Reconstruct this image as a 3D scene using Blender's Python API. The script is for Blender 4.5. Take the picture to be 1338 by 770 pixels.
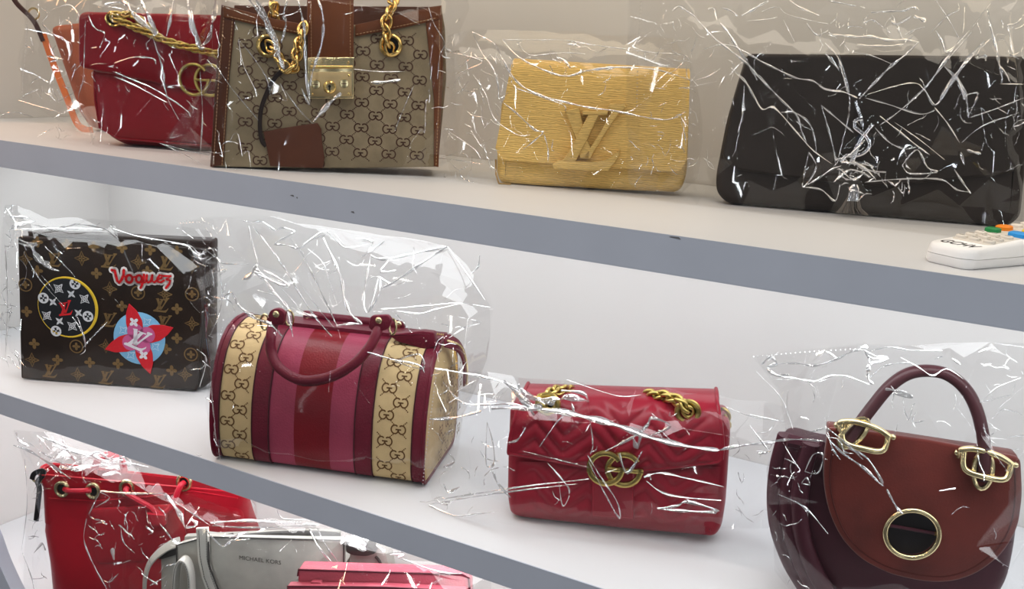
import bpy, bmesh, math, random
from mathutils import Vector, Matrix
from mathutils.geometry import delaunay_2d_cdt

for o in list(bpy.data.objects):
    bpy.data.objects.remove(o)
SC = bpy.context.scene
COL = SC.collection

# ------------------------------------------------------------------ camera
FPX, CX, CY = 1300.0, 669.0, 385.0
XA = Vector((0.87246286, 0.16143579, -0.46124511))      # shelf direction seen in camera axes (right, down, forward)
YA = Vector((0.48505145, -0.17126449, 0.85755091))      # depth direction
ZA = Vector((0.0594445, -0.97190893, -0.22772657))      # up
CAM = Vector((0.0, -0.85, 1.55))
def w_of(c):
    return Vector((XA.dot(c), YA.dot(c), ZA.dot(c)))
cam_d = bpy.data.cameras.new('camera')
cam = bpy.data.objects.new('camera', cam_d)
COL.objects.link(cam)
_r, _u, _b = w_of(Vector((1, 0, 0))), w_of(Vector((0, -1, 0))), w_of(Vector((0, 0, -1)))
cam.matrix_world = Matrix(((_r.x, _u.x, _b.x, CAM.x), (_r.y, _u.y, _b.y, CAM.y), (_r.z, _u.z, _b.z, CAM.z), (0, 0, 0, 1)))
cam_d.sensor_width = 36.0
cam_d.lens = 36.0 * FPX / 1338.0
cam_d.clip_start = 0.02
SC.camera = cam

# ------------------------------------------------------------------ world, lights, exposure
SC.view_settings.view_transform = 'Standard'
SC.view_settings.look = 'None'
SC.view_settings.gamma = 1.0
SC.view_settings.use_curve_mapping = False
SC.view_settings.exposure = 0.0
SC.cycles.use_denoising = True
SC.cycles.transparent_max_bounces = 40
SC.cycles.max_bounces = 12
SC.cycles.glossy_bounces = 4
SC.cycles.sample_clamp_indirect = 6.0
wd = bpy.data.worlds.new('world')
SC.world = wd
wd.use_nodes = True
wd.node_tree.nodes['Background'].inputs[0].default_value = (0.60, 0.62, 0.66, 1)
wd.node_tree.nodes['Background'].inputs[1].default_value = 0.14

LAMPS = []
def area(name, loc, target, sx, sy, power, col):
    d = bpy.data.lights.new(name, 'AREA')
    d.shape = 'RECTANGLE'
    d.size, d.size_y = sx, sy
    d.energy = power
    d.color = col
    o = bpy.data.objects.new(name, d)
    COL.objects.link(o)
    o.location = loc
    q = (Vector(target) - Vector(loc)).to_track_quat('-Z', 'Y')
    o.rotation_euler = q.to_euler()
    n = 13 if max(sx, sy) > 2.1 else 7
    for k in range(n):                                   # points along each lamp, for the creases that catch it
        t = (k + 0.5) / n - 0.5
        LAMPS.append(Vector(loc) + q @ (Vector((t * sx, 0, 0)) if sx > sy else Vector((0, t * sy, 0))))
    return o
COOL = (0.93, 0.97, 1.0)
WARM = (1.0, 0.86, 0.72)
# tube lights on the shop ceiling (2.75 m up, in front of the shelves)
area('ceiling_light', (-1.8, -1.0, 2.75), (-1.8, -1.0, 0), 0.03, 1.4, 7, (1.0, 0.72, 0.48))
area('ceiling_light', (-0.8, -1.4, 2.75), (-0.8, -1.4, 0), 0.02, 1.5, 8.0, (1.0, 0.98, 0.94))
area('ceiling_light', (0.35, -1.3, 2.75), (0.35, -1.3, 0), 0.02, 1.5, 8.0, (1.0, 0.98, 0.94))
area('ceiling_light', (-0.4, -0.55, 2.75), (-0.4, -0.55, 0), 1.8, 0.02, 6.4, (1.0, 0.97, 0.92))
area('ceiling_light', (-0.6, -2.9, 2.75), (-0.6, -2.9, 0), 2.0, 0.02, 7.5, (1.0, 0.95, 0.86))
# unseen upright tubes, added for front light and glints on the film folds
for (x, y, c_, e) in ((-3.1, -1.6, COOL, 6), (-2.2, -3.1, (0.82, 0.91, 1.0), 6), (-0.9, -3.7, COOL, 5), (0.7, -3.6, COOL, 5), (2.0, -2.4, (0.86, 0.93, 1.0), 6), (2.3, -0.9, COOL, 4)):
    area('added_tube_light', (x, y, 1.45), (-0.6, 0.2, 1.25), 0.02, 1.7, e * 0.9, c_)
# LED strips recessed under the shelves, and warm ones under the added board above the frame
area('led_strip', (-0.40, 0.055, 1.3655), (-0.40, 0.055, 0), 2.25, 0.06, 3.5, (0.95, 0.985, 1.0))
area('led_strip', (-0.40, 0.30, 1.3655), (-0.40, 0.30, 0), 2.25, 0.16, 2.6, (0.97, 0.985, 1.0))  # rear rows, here and below, added to brighten the back wall
area('led_strip', (-0.40, 0.055, 1.0030), (-0.40, 0.055, 0), 2.25, 0.06, 3.6, (0.98, 0.98, 0.99))
area('led_strip', (-0.40, 0.30, 1.0030), (-0.40, 0.30, 0), 2.25, 0.16, 3.3, (1.0, 0.985, 0.98))
area('led_strip', (-0.40, 0.055, 1.7855), (-0.40, 0.055, 0), 2.25, 0.06, 1.7, (1.0, 0.90, 0.76))
area('led_strip', (-0.40, 0.30, 1.7855), (-0.40, 0.30, 0), 2.25, 0.10, 1.9, (1.0, 0.84, 0.60))
area('added_warm_light', (-1.75, -0.45, 2.25), (-1.5, 0.2, 1.5), 0.10, 0.30, 3.5, (1.0, 0.50, 0.26))  # unseen lamp added to tint the upper left wall orange

# ------------------------------------------------------------------ helpers: rays and frames
Z1, Z2, Z3 = 1.40607, 1.04034, 0.68
DEP = 0.43
def ray(px, py):
    return w_of(Vector((px - CX, py - CY, FPX)))
def on(px, py, z):
    d = ray(px, py)
    return CAM + d * ((z - CAM.z) / d.z)

class Fr:
    """A thing's own frame: x to its right, y into the shelf, z up; base on the shelf."""
    def __init__(s, a, b, z, yaw=None, anchor=0.5, lean=0.0):
        A, B = on(a[0], a[1], z), on(b[0], b[1], z)
        ang = math.atan2((B - A).y, (B - A).x) if yaw is None else math.radians(yaw)
        O = A.lerp(B, anchor)
        s.M = Matrix.Translation(O) @ Matrix.Rotation(ang, 4, 'Z') @ Matrix.Rotation(-math.radians(lean), 4, 'X')
        s.I = s.M.inverted()
        s.o = s.I @ CAM
    def p(s, px, py, y=0.0):
        d = s.I.to_3x3() @ ray(px, py)
        t = (y - s.o.y) / d.y
        q = s.o + d * t
        return (q.x, q.z)
    def P(s, pts, y=0.0):
        return [s.p(a, b, y) for a, b in pts]
    def C(s, crop, pts, y=0.0):
        ox, oy, k = crop
        return [s.p(ox + a / k, oy + b / k, y) for a, b in pts]
    def sc(s, px, y=0.0):
        """metres per photo pixel at the thing"""
        w = s.M @ Vector((0, y, 0.08)) - CAM
        return (XA * w.x + YA * w.y + ZA * w.z).z / FPX

# ------------------------------------------------------------------ helpers: objects
def root(name, label, cat, M, group=None):
    o = bpy.data.objects.new(name, None)
    o.empty_display_size = 0.02
    COL.objects.link(o)
    o.matrix_world = M
    o['label'] = label
    o['category'] = cat
    if group:
        o['group'] = group
    return o

def link(name, me, mat, parent=None, smooth=True, angle=40, label=None, kind=None, mtx=None):
    if mat is not None and not me.materials:
        me.materials.append(mat)
    if smooth:
        me.shade_smooth()
        me.set_sharp_from_angle(angle=math.radians(angle))
    o = bpy.data.objects.new(name, me)
    COL.objects.link(o)
    if parent is not None:
        o.parent = parent
    if mtx is not None:
        o.matrix_basis = mtx
    if label:
        o['label'] = label
    if kind:
        o['kind'] = kind
    return o

class MB:
    def __init__(s):
        s.v, s.f = [], []
    def add(s, v, f):
        n = len(s.v)
        s.v += [tuple(a) for a in v]
        s.f += [tuple(i + n for i in q) for q in f]
        return s
    def mesh(s, name):
        me = bpy.data.meshes.new(name)
        me.from_pydata(s.v, [], s.f)
        bm = bmesh.new()
        bm.from_mesh(me)
        bmesh.ops.recalc_face_normals(bm, faces=bm.faces)
        bm.to_mesh(me)
        bm.free()
        return me
    def obj(s, name, mat, parent=None, **k):
        return link(name, s.mesh(name), mat, parent, **k)
    # ---- shapes
    def box(s, x0, x1, y0, y1, z0, z1):
        v = [(x, y, z) for x in (x0, x1) for y in (y0, y1) for z in (z0, z1)]
        f = [(0, 1, 3, 2), (4, 6, 7, 5), (0, 4, 5, 1), (2, 3, 7, 6), (0, 2, 6, 4), (1, 5, 7, 3)]
        return s.add(v, f)
    def grid(s, rows, closed_u=False, closed_v=False):
        nr, nc = len(rows), len(rows[0])
        v = [p for r in rows for p in r]
        f = []
        for i in range(nr if closed_v else nr - 1):
            for j in range(nc if closed_u else nc - 1):
                a, b = i, (i + 1) % nr
                c, d = j, (j + 1) % nc
                f.append((a * nc + c, a * nc + d, b * nc + d, b * nc + c))
        return s.add(v, f)
    def slab(s, out, y0, y1, bev=0.0, seg=3, puff=0.0, puffb=0.0, n=3.0):
        """A panel: outline (x,z) between y0 (front) and y1 (back), rounded rim, optional puffed faces."""
        m = len(out)
        cx = sum(p[0] for p in out) / m
        cz = sum(p[1] for p in out) / m
        dirs = []
        for i in range(m):
            a, b, c = Vector(out[i - 1]), Vector(out[i]), Vector(out[(i + 1) % m])
            t = (b - a).normalized() + (c - b).normalized()
            t = t.normalized() if t.length > 1e-6 else Vector((1, 0))
            nn = Vector((-t.y, t.x))
            if nn.dot(Vector((cx, cz)) - b) < 0:
                nn = -nn
            dirs.append(nn)
        def ring(ins, y):
            return [(out[i][0] + dirs[i].x * ins, y, out[i][1] + dirs[i].y * ins) for i in range(m)]
        rows = []
        for k in range(seg + 1):
            a = math.pi / 2 * k / seg
            rows.append(ring(bev * (1 - math.cos(a)), y0 + bev * (1 - math.sin(a))) if bev else ring(0, y0))
            if not bev:
                break
        front = rows[-1]
        rb = []
        for k in range(seg + 1):
            a = math.pi / 2 * k / seg
            rb.append(ring(bev * (1 - math.cos(a)), y1 - bev * (1 - math.sin(a))) if bev else ring(0, y1))
            if not bev:
                break
        allr = list(reversed(rb)) + rows
        def inner(r, y, pf, sg):
            o = []
            for q in (0.9, 0.75, 0.55, 0.3, 0.08):
                o.append([(cx + (p[0] - cx) * q, y + sg * pf * (1 - q ** n), cz + (p[2] - cz) * q) for p in r])
            return o
        if puff:
            allr += inner(front, front[0][1], puff, -1)
        if puffb:
            allr = list(reversed(inner(rb[-1], rb[-1][0][1], puffb, 1))) + allr
        base = len(s.v)
        s.grid(allr, closed_u=True)
        last = base + (len(allr) - 1) * m
        s.f.append(tuple(range(base, base + m)))
        s.f.append(tuple(range(last, last + m)))
        return s
    def loft(s, secs, nc=5, cap=True):
        """secs: (z, x0, x1, yf, yb, r) rounded rectangles stacked upward."""
        rows = []
        for z, x0, x1, yf, yb, r in secs:
            row = []
            for (cxx, cyy, a0) in ((x1 - r, yf + r, -90), (x1 - r, yb - r, 0), (x0 + r, yb - r, 90), (x0 + r, yf + r, 180)):
                for k in range(nc + 1):
                    a = math.radians(a0 + 90 * k / nc)
                    row.append((cxx + r * math.cos(a), cyy + r * math.sin(a), z))
            rows.append(row)
        base, m = len(s.v), len(rows[0])
        s.grid(rows, closed_u=True)
        if cap:
            last = base + (len(rows) - 1) * m
            s.f.append(tuple(range(base, base + m)))
            s.f.append(tuple(range(last, last + m)))
        return s
    def sweep(s, path, sec, up=None, closed=False, scale=None, cap=True):
        """Sweep a closed section [(side, up)] along path."""
        P = [Vector(p) for p in path]
        n = len(P)
        rows = []
        ref = Vector(up) if up is not None else None
        prev = None
        for i in range(n):
            if closed:
                t = (P[(i + 1) % n] - P[i - 1]).normalized()
            else:
                t = (P[min(i + 1, n - 1)] - P[max(i - 1, 0)]).normalized()
            if ref is None:
                ref = Vector((0, 1, 0)) if abs(t.y) < 0.9 else Vector((0, 0, 1))
            if up is None and prev is not None:
                ref = prev
            b = (ref - t * ref.dot(t))
            if b.length < 1e-5:
                b = t.orthogonal()
            b.normalize()
            prev = b
            sd = t.cross(b).normalized()
            k = scale[i] if scale else 1.0
            rows.append([tuple(P[i] + sd * (q[0] * k) + b * (q[1] * k)) for q in sec])
        base, m = len(s.v), len(sec)
        s.grid(rows, closed_u=True, closed_v=closed)
        if not closed and cap:
            last = base + (n - 1) * m
            s.f.append(tuple(range(base, base + m)))
            s.f.append(tuple(range(last, last + m)))
        return s
    def tube(s, path, r, n=10, closed=False, scale=None):
        return s.sweep(path, circ(r, n), closed=closed, scale=scale)
    def torus(s, c, R, r, n=32, m=10, ax='y', sx=1.0, sz=1.0):
        path = []
        for k in range(n):
            a = 2 * math.pi * k / n
            x, z = R * math.cos(a) * sx, R * math.sin(a) * sz
            path.append({'y': (c[0] + x, c[1], c[2] + z), 'z': (c[0] + x, c[1] + z, c[2]), 'x': (c[0], c[1] + x, c[2] + z)}[ax])
        up = {'y': (0, 1, 0), 'z': (0, 0, 1), 'x': (1, 0, 0)}[ax]
        return s.sweep(path, circ(r, m), up=up, closed=True)
    def disc(s, c, r, h, n=20, dome=0.0):
        """short button facing the viewer: centre (x,y,z), front at y-h"""
        rows = []
        for (k, yy) in ((1, 0), (1, -h * 0.7), (0.93, -h), (0.5, -h - dome * 0.8), (0.05, -h - dome)):
            rows.append([(c[0] + r * k * math.cos(2 * math.pi * i / n), c[1] + yy, c[2] + r * k * math.sin(2 * math.pi * i / n)) for i in range(n)])
        base = len(s.v)
        s.grid(rows, closed_u=True)
        s.f.append(tuple(range(base, base + n)))
        s.f.append(tuple(range(base + 4 * n, base + 5 * n)))
        return s
    def prism(s, out, y0, y1):
        """flat extruded polygon (x,z)"""
        m = len(out)
        v = [(p[0], y0, p[1]) for p in out] + [(p[0], y1, p[1]) for p in out]
        f = [tuple(range(m)), tuple(range(2 * m - 1, m - 1, -1))]
        f += [(i, (i + 1) % m, m + (i + 1) % m, m + i) for i in range(m)]
        return s.add(v, f)

def circ(r, n=10, r2=None):
    r2 = r if r2 is None else r2
    return [(r * math.cos(2 * math.pi * k / n), r2 * math.sin(2 * math.pi * k / n)) for k in range(n)]
def rectsec(w, t, r=None):
    r = min(w, t) * 0.3 if r is None else r
    o = []
    for (cx, cy, a0) in ((w / 2 - r, t / 2 - r, 0), (-w / 2 + r, t / 2 - r, 90), (-w / 2 + r, -t / 2 + r, 180), (w / 2 - r, -t / 2 + r, 270)):
        for k in range(3):
            a = math.radians(a0 + 45 * k)
            o.append((cx + r * math.cos(a), cy + r * math.sin(a)))
    return o
def cat(pts, n=6, closed=False):
    """Catmull-Rom through points of any dimension"""
    P = [Vector(p) for p in pts]
    m = len(P)
    out = []
    for i in range(m if closed else m - 1):
        if closed:
            a, b, c, d = P[i - 1], P[i], P[(i + 1) % m], P[(i + 2) % m]
        else:
            a, b, c, d = P[max(i - 1, 0)], P[i], P[i + 1], P[min(i + 2, m - 1)]
        for k in range(n):
            t = k / n
            out.append(0.5 * ((2 * b) + (c - a) * t + (2 * a - 5 * b + 4 * c - d) * t * t + (3 * b - a - 3 * c + d) * t ** 3))
    if not closed:
        out.append(P[-1])
    return [tuple(p) for p in out]
def rnd_poly(pts, r, seg=5):
    """round polygon corners; r one number or list"""
    out = []
    m = len(pts)
    for i in range(m):
        rr = r[i] if isinstance(r, (list, tuple)) else r
        a, b, c = Vector(pts[i - 1]), Vector(pts[i]), Vector(pts[(i + 1) % m])
        if rr <= 0:
            out.append(tuple(b)); continue
        d1, d2 = (a - b), (c - b)
        k = min(rr, d1.length * 0.48, d2.length * 0.48)
        p, q = b + d1.normalized() * k, b + d2.normalized() * k
        for j in range(seg + 1):
            t = j / seg
            out.append(tuple((1 - t) ** 2 * p + 2 * t * (1 - t) * b + t * t * q))
    return out
def dens(pts, step):
    """densify an open polyline"""
    out = [tuple(pts[0])]
    for a, b in zip(pts, pts[1:]):
        a, b = Vector(a), Vector(b)
        k = max(1, int((b - a).length / step))
        for i in range(1, k + 1):
            out.append(tuple(a.lerp(b, i / k)))
    return out
def stitches(mb, path, step=0.0042, ln=0.0026, w=0.0007):
    """row of raised thread stitches along a 3D path"""
    P = [Vector(p) for p in path]
    acc = 0.0
    for a, b in zip(P, P[1:]):
        L = (b - a).length
        if L < 1e-7:
            continue
        t = (b - a) / L
        sd = t.cross(Vector((0, 1, 0)))
        if sd.length < 1e-4:
            sd = Vector((1, 0, 0))
        sd.normalize()
        nn = sd.cross(t)
        while acc < L:
            c = a + t * acc
            e = c + t * min(ln, L)
            v = []
            for q in (c, e):
                v += [q + sd * w, q + nn * w, q - sd * w, q - nn * w]
            mb.add(v, [(0, 1, 5, 4), (1, 2, 6, 5), (2, 3, 7, 6), (3, 0, 4, 7), (0, 3, 2, 1), (4, 5, 6, 7)])
            acc += step
        acc -= L

# ------------------------------------------------------------------ helpers: flat print
def stroke(mb, pts, w, fn, y=0.0, cap=True):
    """flat printed stroke: 2D polyline -> quads mapped through fn(x,z,lift)"""
    P = [Vector(p) for p in pts]
    L, Rr = [], []
    for i in range(len(P)):
        t = (P[min(i + 1, len(P) - 1)] - P[max(i - 1, 0)])
        t = t.normalized() if t.length > 1e-9 else Vector((1, 0))
        n = Vector((-t.y, t.x)) * w / 2
        L.append(P[i] + n); Rr.append(P[i] - n)
    v = [fn(q.x, q.y) for q in L] + [fn(q.x, q.y) for q in Rr]
    m = len(P)
    mb.add(v, [(i, i + 1, m + i + 1, m + i) for i in range(m - 1)])
    if cap:
        for q in (P[0], P[-1]):
            mb.add([fn(q.x + w / 2 * math.cos(k * math.pi / 4), q.y + w / 2 * math.sin(k * math.pi / 4)) for k in range(8)], [tuple(range(8))])
def blob(mb, pts, fn):
    mb.add([fn(*p) for p in pts], [tuple(range(len(pts)))])
def ell(cx, cz, rx, rz, n=20, rot=0.0, a0=0, a1=360):
    o = []
    full = abs(a1 - a0) >= 360
    for k in range(n if full else n + 1):
        a = math.radians(a0 + (a1 - a0) * k / n)
        x, z = rx * math.cos(a), rz * math.sin(a)
        o.append((cx + x * math.cos(rot) - z * math.sin(rot), cz + x * math.sin(rot) + z * math.cos(rot)))
    return o
def g_print(mb, cx, cz, h, fn, w):
    """one pair of facing letters G"""
    r = h / 2
    for sg in (1, -1):
        c = cx - sg * r * 0.82
        arc = [(c + sg * r * 0.86 * math.cos(math.radians(a)), cz + r * math.sin(math.radians(a))) for a in range(48, 361, 26)]
        arc.append((c + sg * r * 0.86, cz))
        stroke(mb, arc, w, fn, cap=False)
        stroke(mb, [(c + sg * r * 0.15, cz), (c + sg * r * 1.05, cz)], w, fn, cap=False)
def gg_field(mb, x0, x1, z0, z1, dx, dz, h, fn, inside=None, ox=0.0, oz=0.0):
    """lattice of facing Gs with dotted diagonals"""
    w = h * 0.17
    r = 0
    z = z0 + oz
    while z < z1:
        x = x0 + ox + (dx / 2 if r % 2 else 0)
        while x < x1:
            if inside is None or inside(x, z):
                g_print(mb, x, z, h, fn, w)
            for sg in (1, -1):
                for t in (0.40, 0.5, 0.60):
                    px, pz = x + sg * dx / 2 * t, z + dz * t
                    if inside is None or inside(px, pz):
                        blob(mb, ell(px, pz, h * 0.085, h * 0.085, 6), fn)
            x += dx
        z += dz
        r += 1
LV_STEM = [(380, 190), (470, 190), (435, 260), (370, 400), (275, 575), (160, 575), (215, 500), (270, 400), (330, 280)]
LV_SER = [(330, 160), (545, 160), (538, 192), (330, 192)]
LV_BASE = [(80, 600), (130, 570), (275, 575), (480, 590), (540, 572), (600, 530), (640, 480), (632, 540), (545, 660), (300, 652), (90, 642)]
LV_VL = [(180, 160), (300, 130), (330, 255), (370, 400), (400, 470), (390, 560), (310, 555), (270, 400), (215, 190)]
LV_VR = [(572, 165), (640, 165), (520, 345), (390, 560), (320, 556), (395, 465), (480, 330)]
LV_VS = [(545, 130), (560, 100), (680, 100), (690, 130), (640, 168), (560, 168)]
LV_ALL = [LV_STEM, LV_SER, LV_BASE, LV_VL, LV_VR, LV_VS]
def lv_print(mb, cx, cz, h, fn, rot=0.0):
    k = h / 560.0
    for poly in LV_ALL:
        o = []
        for x, y in poly:
            a, b = (x - 370) * k, -(y - 380) * k
            o.append((cx + a * math.cos(rot) - b * math.sin(rot), cz + a * math.sin(rot) + b * math.cos(rot)))
        blob(mb, o, fn)
def petals(cx, cz, r, rot=0.0, round_=True, n=4):
    out = []
    for k in range(n):
        a = rot + k * 2 * math.pi / n
        if round_:
            out.append(ell(cx + r * 0.55 * math.cos(a), cz + r * 0.55 * math.sin(a), r * 0.48, r * 0.34, 12, a))
        else:
            p = [(0, 0), (r * 0.45, r * 0.24), (r, 0), (r * 0.45, -r * 0.24)]
            out.append([(cx + x * math.cos(a) - z * math.sin(a), cz + x * math.sin(a) + z * math.cos(a)) for x, z in p])
    return out
def star_diamond(mb, cx, cz, r, fn, w, rot=0.0, star=True):
    pts = []
    for k in range(5):
        a, b = rot + k * math.pi / 2, rot + (k + 0.5) * math.pi / 2
        pts.append((cx + r * math.cos(a), cz + r * math.sin(a)))
        if k < 4:
            pts.append((cx + r * 0.40 * math.cos(b), cz + r * 0.40 * math.sin(b)))
    stroke(mb, pts, w, fn, cap=False)
    if star:
        for p in petals(cx, cz, r * 0.55, rot, False):
            blob(mb, p, fn)
def text_mesh(txt, size, extrude=0.0, shear=0.0, align='CENTER', bold=0.0):
    cu = bpy.data.curves.new('txt', 'FONT')
    cu.body = txt
    cu.size = size
    cu.extrude = extrude
    cu.shear = shear
    cu.offset = bold
    cu.align_x = align
    cu.align_y = 'CENTER'
    cu.resolution_u = 3
    o = bpy.data.objects.new('txt', cu)
    COL.objects.link(o)
    dg = bpy.context.evaluated_depsgraph_get()
    me = bpy.data.meshes.new_from_object(o.evaluated_get(dg))
    bpy.data.objects.remove(o)
    bpy.data.curves.remove(cu)
    return me

# ------------------------------------------------------------------ materials
MATS = {}
def mat(name, col, rough=0.5, metal=0.0, noise=0.0, nscale=60.0, bump=0.0, bscale=200.0, kind=None, spec=0.22, coat=0.0, col2=None, sheen=0.0):
    if name in MATS:
        return MATS[name]
    m = bpy.data.materials.new(name)
    m.use_nodes = True
    nt = m.node_tree
    b = nt.nodes['Principled BSDF']
    b.inputs['Base Color'].default_value = (*col, 1)
    b.inputs['Roughness'].default_value = rough
    b.inputs['Metallic'].default_value = metal
    b.inputs['Specular IOR Level'].default_value = spec
    b.inputs['Coat Weight'].default_value = coat
    b.inputs['Sheen Weight'].default_value = sheen
    tc = nt.nodes.new('ShaderNodeTexCoord')
    if noise or col2:
        n = nt.nodes.new('ShaderNodeTexNoise')
        n.inputs['Scale'].default_value = nscale
        n.inputs['Detail'].default_value = 6
        mp = nt.nodes.new('ShaderNodeMapping')
        if kind == 'grain':
            mp.inputs['Scale'].default_value = (0.12, 1, 3.0)
        nt.links.new(tc.outputs['Object'], mp.inputs[0])
        nt.links.new(mp.outputs[0], n.inputs['Vector'])
        cr = nt.nodes.new('ShaderNodeValToRGB')
        c2 = col2 if col2 else tuple(min(1, c * (1 + noise)) for c in col)
        c1 = col if col2 else tuple(c * (1 - noise) for c in col)
        cr.color_ramp.elements[0].position = 0.3
        cr.color_ramp.elements[1].position = 0.7
        cr.color_ramp.elements[0].color = (*c1, 1)
        cr.color_ramp.elements[1].color = (*c2, 1)
        nt.links.new(n.outputs[0], cr.inputs[0])
        nt.links.new(cr.outputs[0], b.inputs['Base Color'])
    if bump:
        bp = nt.nodes.new('ShaderNodeBump')
        bp.inputs['Strength'].default_value = bump
        bp.inputs['Distance'].default_value = 0.001
        if kind == 'grain':
            t = nt.nodes.new('ShaderNodeTexWave')
            t.wave_type = 'BANDS'
            t.bands_direction = 'Z'
            t.inputs['Scale'].default_value = bscale
            t.inputs['Distortion'].default_value = 9.0
            t.inputs['Detail'].default_value = 3
            t.inputs['Detail Scale'].default_value = 1.6
            mp2 = nt.nodes.new('ShaderNodeMapping')
            mp2.inputs['Scale'].default_value = (0.22, 0.5, 1.0)
            nt.links.new(tc.outputs['Object'], mp2.inputs[0])
            nt.links.new(mp2.outputs[0], t.inputs['Vector'])
            # grain valleys are a little browner
            cr2 = nt.nodes.new('ShaderNodeValToRGB')
            cr2.color_ramp.elements[0].color = (*[c * 0.72 for c in col], 1)
            cr2.color_ramp.elements[1].color = (*[min(1, c * 1.06) for c in col], 1)
            nt.links.new(t.outputs['Color'], cr2.inputs[0])
            nt.links.new(cr2.outputs[0], b.inputs['Base Color'])
            nt.links.new(t.outputs['Color'], bp.inputs['Height'])
        elif kind == 'weave':
            t = nt.nodes.new('ShaderNodeTexChecker')
            t.inputs['Scale'].default_value = bscale
            nt.links.new(tc.outputs['Object'], t.inputs['Vector'])
            nt.links.new(t.outputs['Fac'], bp.inputs['Height'])
        elif kind == 'pebble':
            t = nt.nodes.new('ShaderNodeTexVoronoi')
            t.inputs['Scale'].default_value = bscale
            nt.links.new(tc.outputs['Object'], t.inputs['Vector'])
            nt.links.new(t.outputs['Distance'], bp.inputs['Height'])
        else:
            t = nt.nodes.new('ShaderNodeTexNoise')
            t.inputs['Scale'].default_value = bscale
            t.inputs['Detail'].default_value = 4
            nt.links.new(tc.outputs['Object'], t.inputs['Vector'])
            nt.links.new(t.outputs[0], bp.inputs['Height'])
        nt.links.new(bp.outputs[0], b.inputs['Normal'])
    MATS[name] = m
    return m

def film_mat(name, base, edge, rough, haze, hazecol=(1, 1, 1), crinkle=0.0):
    m = bpy.data.materials.new(name)
    m.use_nodes = True
    nt = m.node_tree
    nt.nodes.clear()
    out = nt.nodes.new('ShaderNodeOutputMaterial')
    tr = nt.nodes.new('ShaderNodeBsdfTransparent')
    tr.inputs[0].default_value = (0.985, 0.985, 0.985, 1)
    gl = nt.nodes.new('ShaderNodeBsdfGlossy')
    gl.inputs['Roughness'].default_value = rough
    df = nt.nodes.new('ShaderNodeBsdfDiffuse')
    df.inputs[0].default_value = (*hazecol, 1)
    tl = nt.nodes.new('ShaderNodeBsdfTranslucent')
    tl.inputs[0].default_value = (*hazecol, 1)
    mt_ = nt.nodes.new('ShaderNodeMixShader'); mt_.inputs[0].default_value = 0.5
    nt.links.new(df.outputs[0], mt_.inputs[1]); nt.links.new(tl.outputs[0], mt_.inputs[2])
    if crinkle:
        tc = nt.nodes.new('ShaderNodeTexCoord')
        nz = nt.nodes.new('ShaderNodeTexNoise'); nz.inputs['Scale'].default_value = 140; nz.inputs['Detail'].default_value = 3
        bp = nt.nodes.new('ShaderNodeBump'); bp.inputs['Strength'].default_value = crinkle; bp.inputs['Distance'].default_value = 0.004
        nt.links.new(tc.outputs['Object'], nz.inputs['Vector'])
        nt.links.new(nz.outputs[0], bp.inputs['Height'])
        nt.links.new(bp.outputs[0], gl.inputs['Normal'])
    lw = nt.nodes.new('ShaderNodeLayerWeight')
    lw.inputs['Blend'].default_value = 0.5
    pw = nt.nodes.new('ShaderNodeMath'); pw.operation = 'POWER'; pw.inputs[1].default_value = 4.0
    ma = nt.nodes.new('ShaderNodeMath'); ma.operation = 'MULTIPLY_ADD'
    ma.inputs[1].default_value = edge
    ma.inputs[2].default_value = base
    ma.use_clamp = True
    nt.links.new(lw.outputs['Facing'], pw.inputs[0])
    nt.links.new(pw.outputs[0], ma.inputs[0])
    m1 = nt.nodes.new('ShaderNodeMixShader'); m1.inputs[0].default_value = haze
    nt.links.new(tr.outputs[0], m1.inputs[1]); nt.links.new(mt_.outputs[0], m1.inputs[2])
    m2 = nt.nodes.new('ShaderNodeMixShader')
    nt.links.new(ma.outputs[0], m2.inputs[0])
    nt.links.new(m1.outputs[0], m2.inputs[1]); nt.links.new(gl.outputs[0], m2.inputs[2])
    nt.links.new(m2.outputs[0], out.inputs[0])
    return m
FILM = film_mat('clear_film', 0.045, 0.4, 0.03, 0.001)
FOLD = film_mat('folded_film', 0.60, 0.4, 0.10, 0.50, crinkle=0.22)
SEAL = film_mat('sealed_film', 0.25, 0.4, 0.2, 0.45)

WHITE = mat('white_laminate', (0.635, 0.645, 0.665), 0.45, noise=0.015, nscale=3, bump=0.05, bscale=150)
WALLM = mat('painted_wall', (0.67, 0.655, 0.64), 0.6, noise=0.015, nscale=4, bump=0.08, bscale=250)
GREYE = mat('grey_edge_band', (0.43, 0.47, 0.555), 0.5, noise=0.03, nscale=12, bump=0.05, bscale=120)
GOLD = mat('polished_gold', (0.80, 0.56, 0.20), 0.2, 1.0, noise=0.06, nscale=40)
AGOLD = mat('aged_gold', (0.52, 0.39, 0.12), 0.28, 1.0, noise=0.12, nscale=80)
PGOLD = mat('pale_gold', (0.72, 0.60, 0.34), 0.22, 1.0, noise=0.05, nscale=40)
CHROME = mat('chrome', (0.8, 0.8, 0.82), 0.12, 1.0)
DARKHOLE = mat('dark_hole', (0.01, 0.008, 0.007), 0.7)

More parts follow.
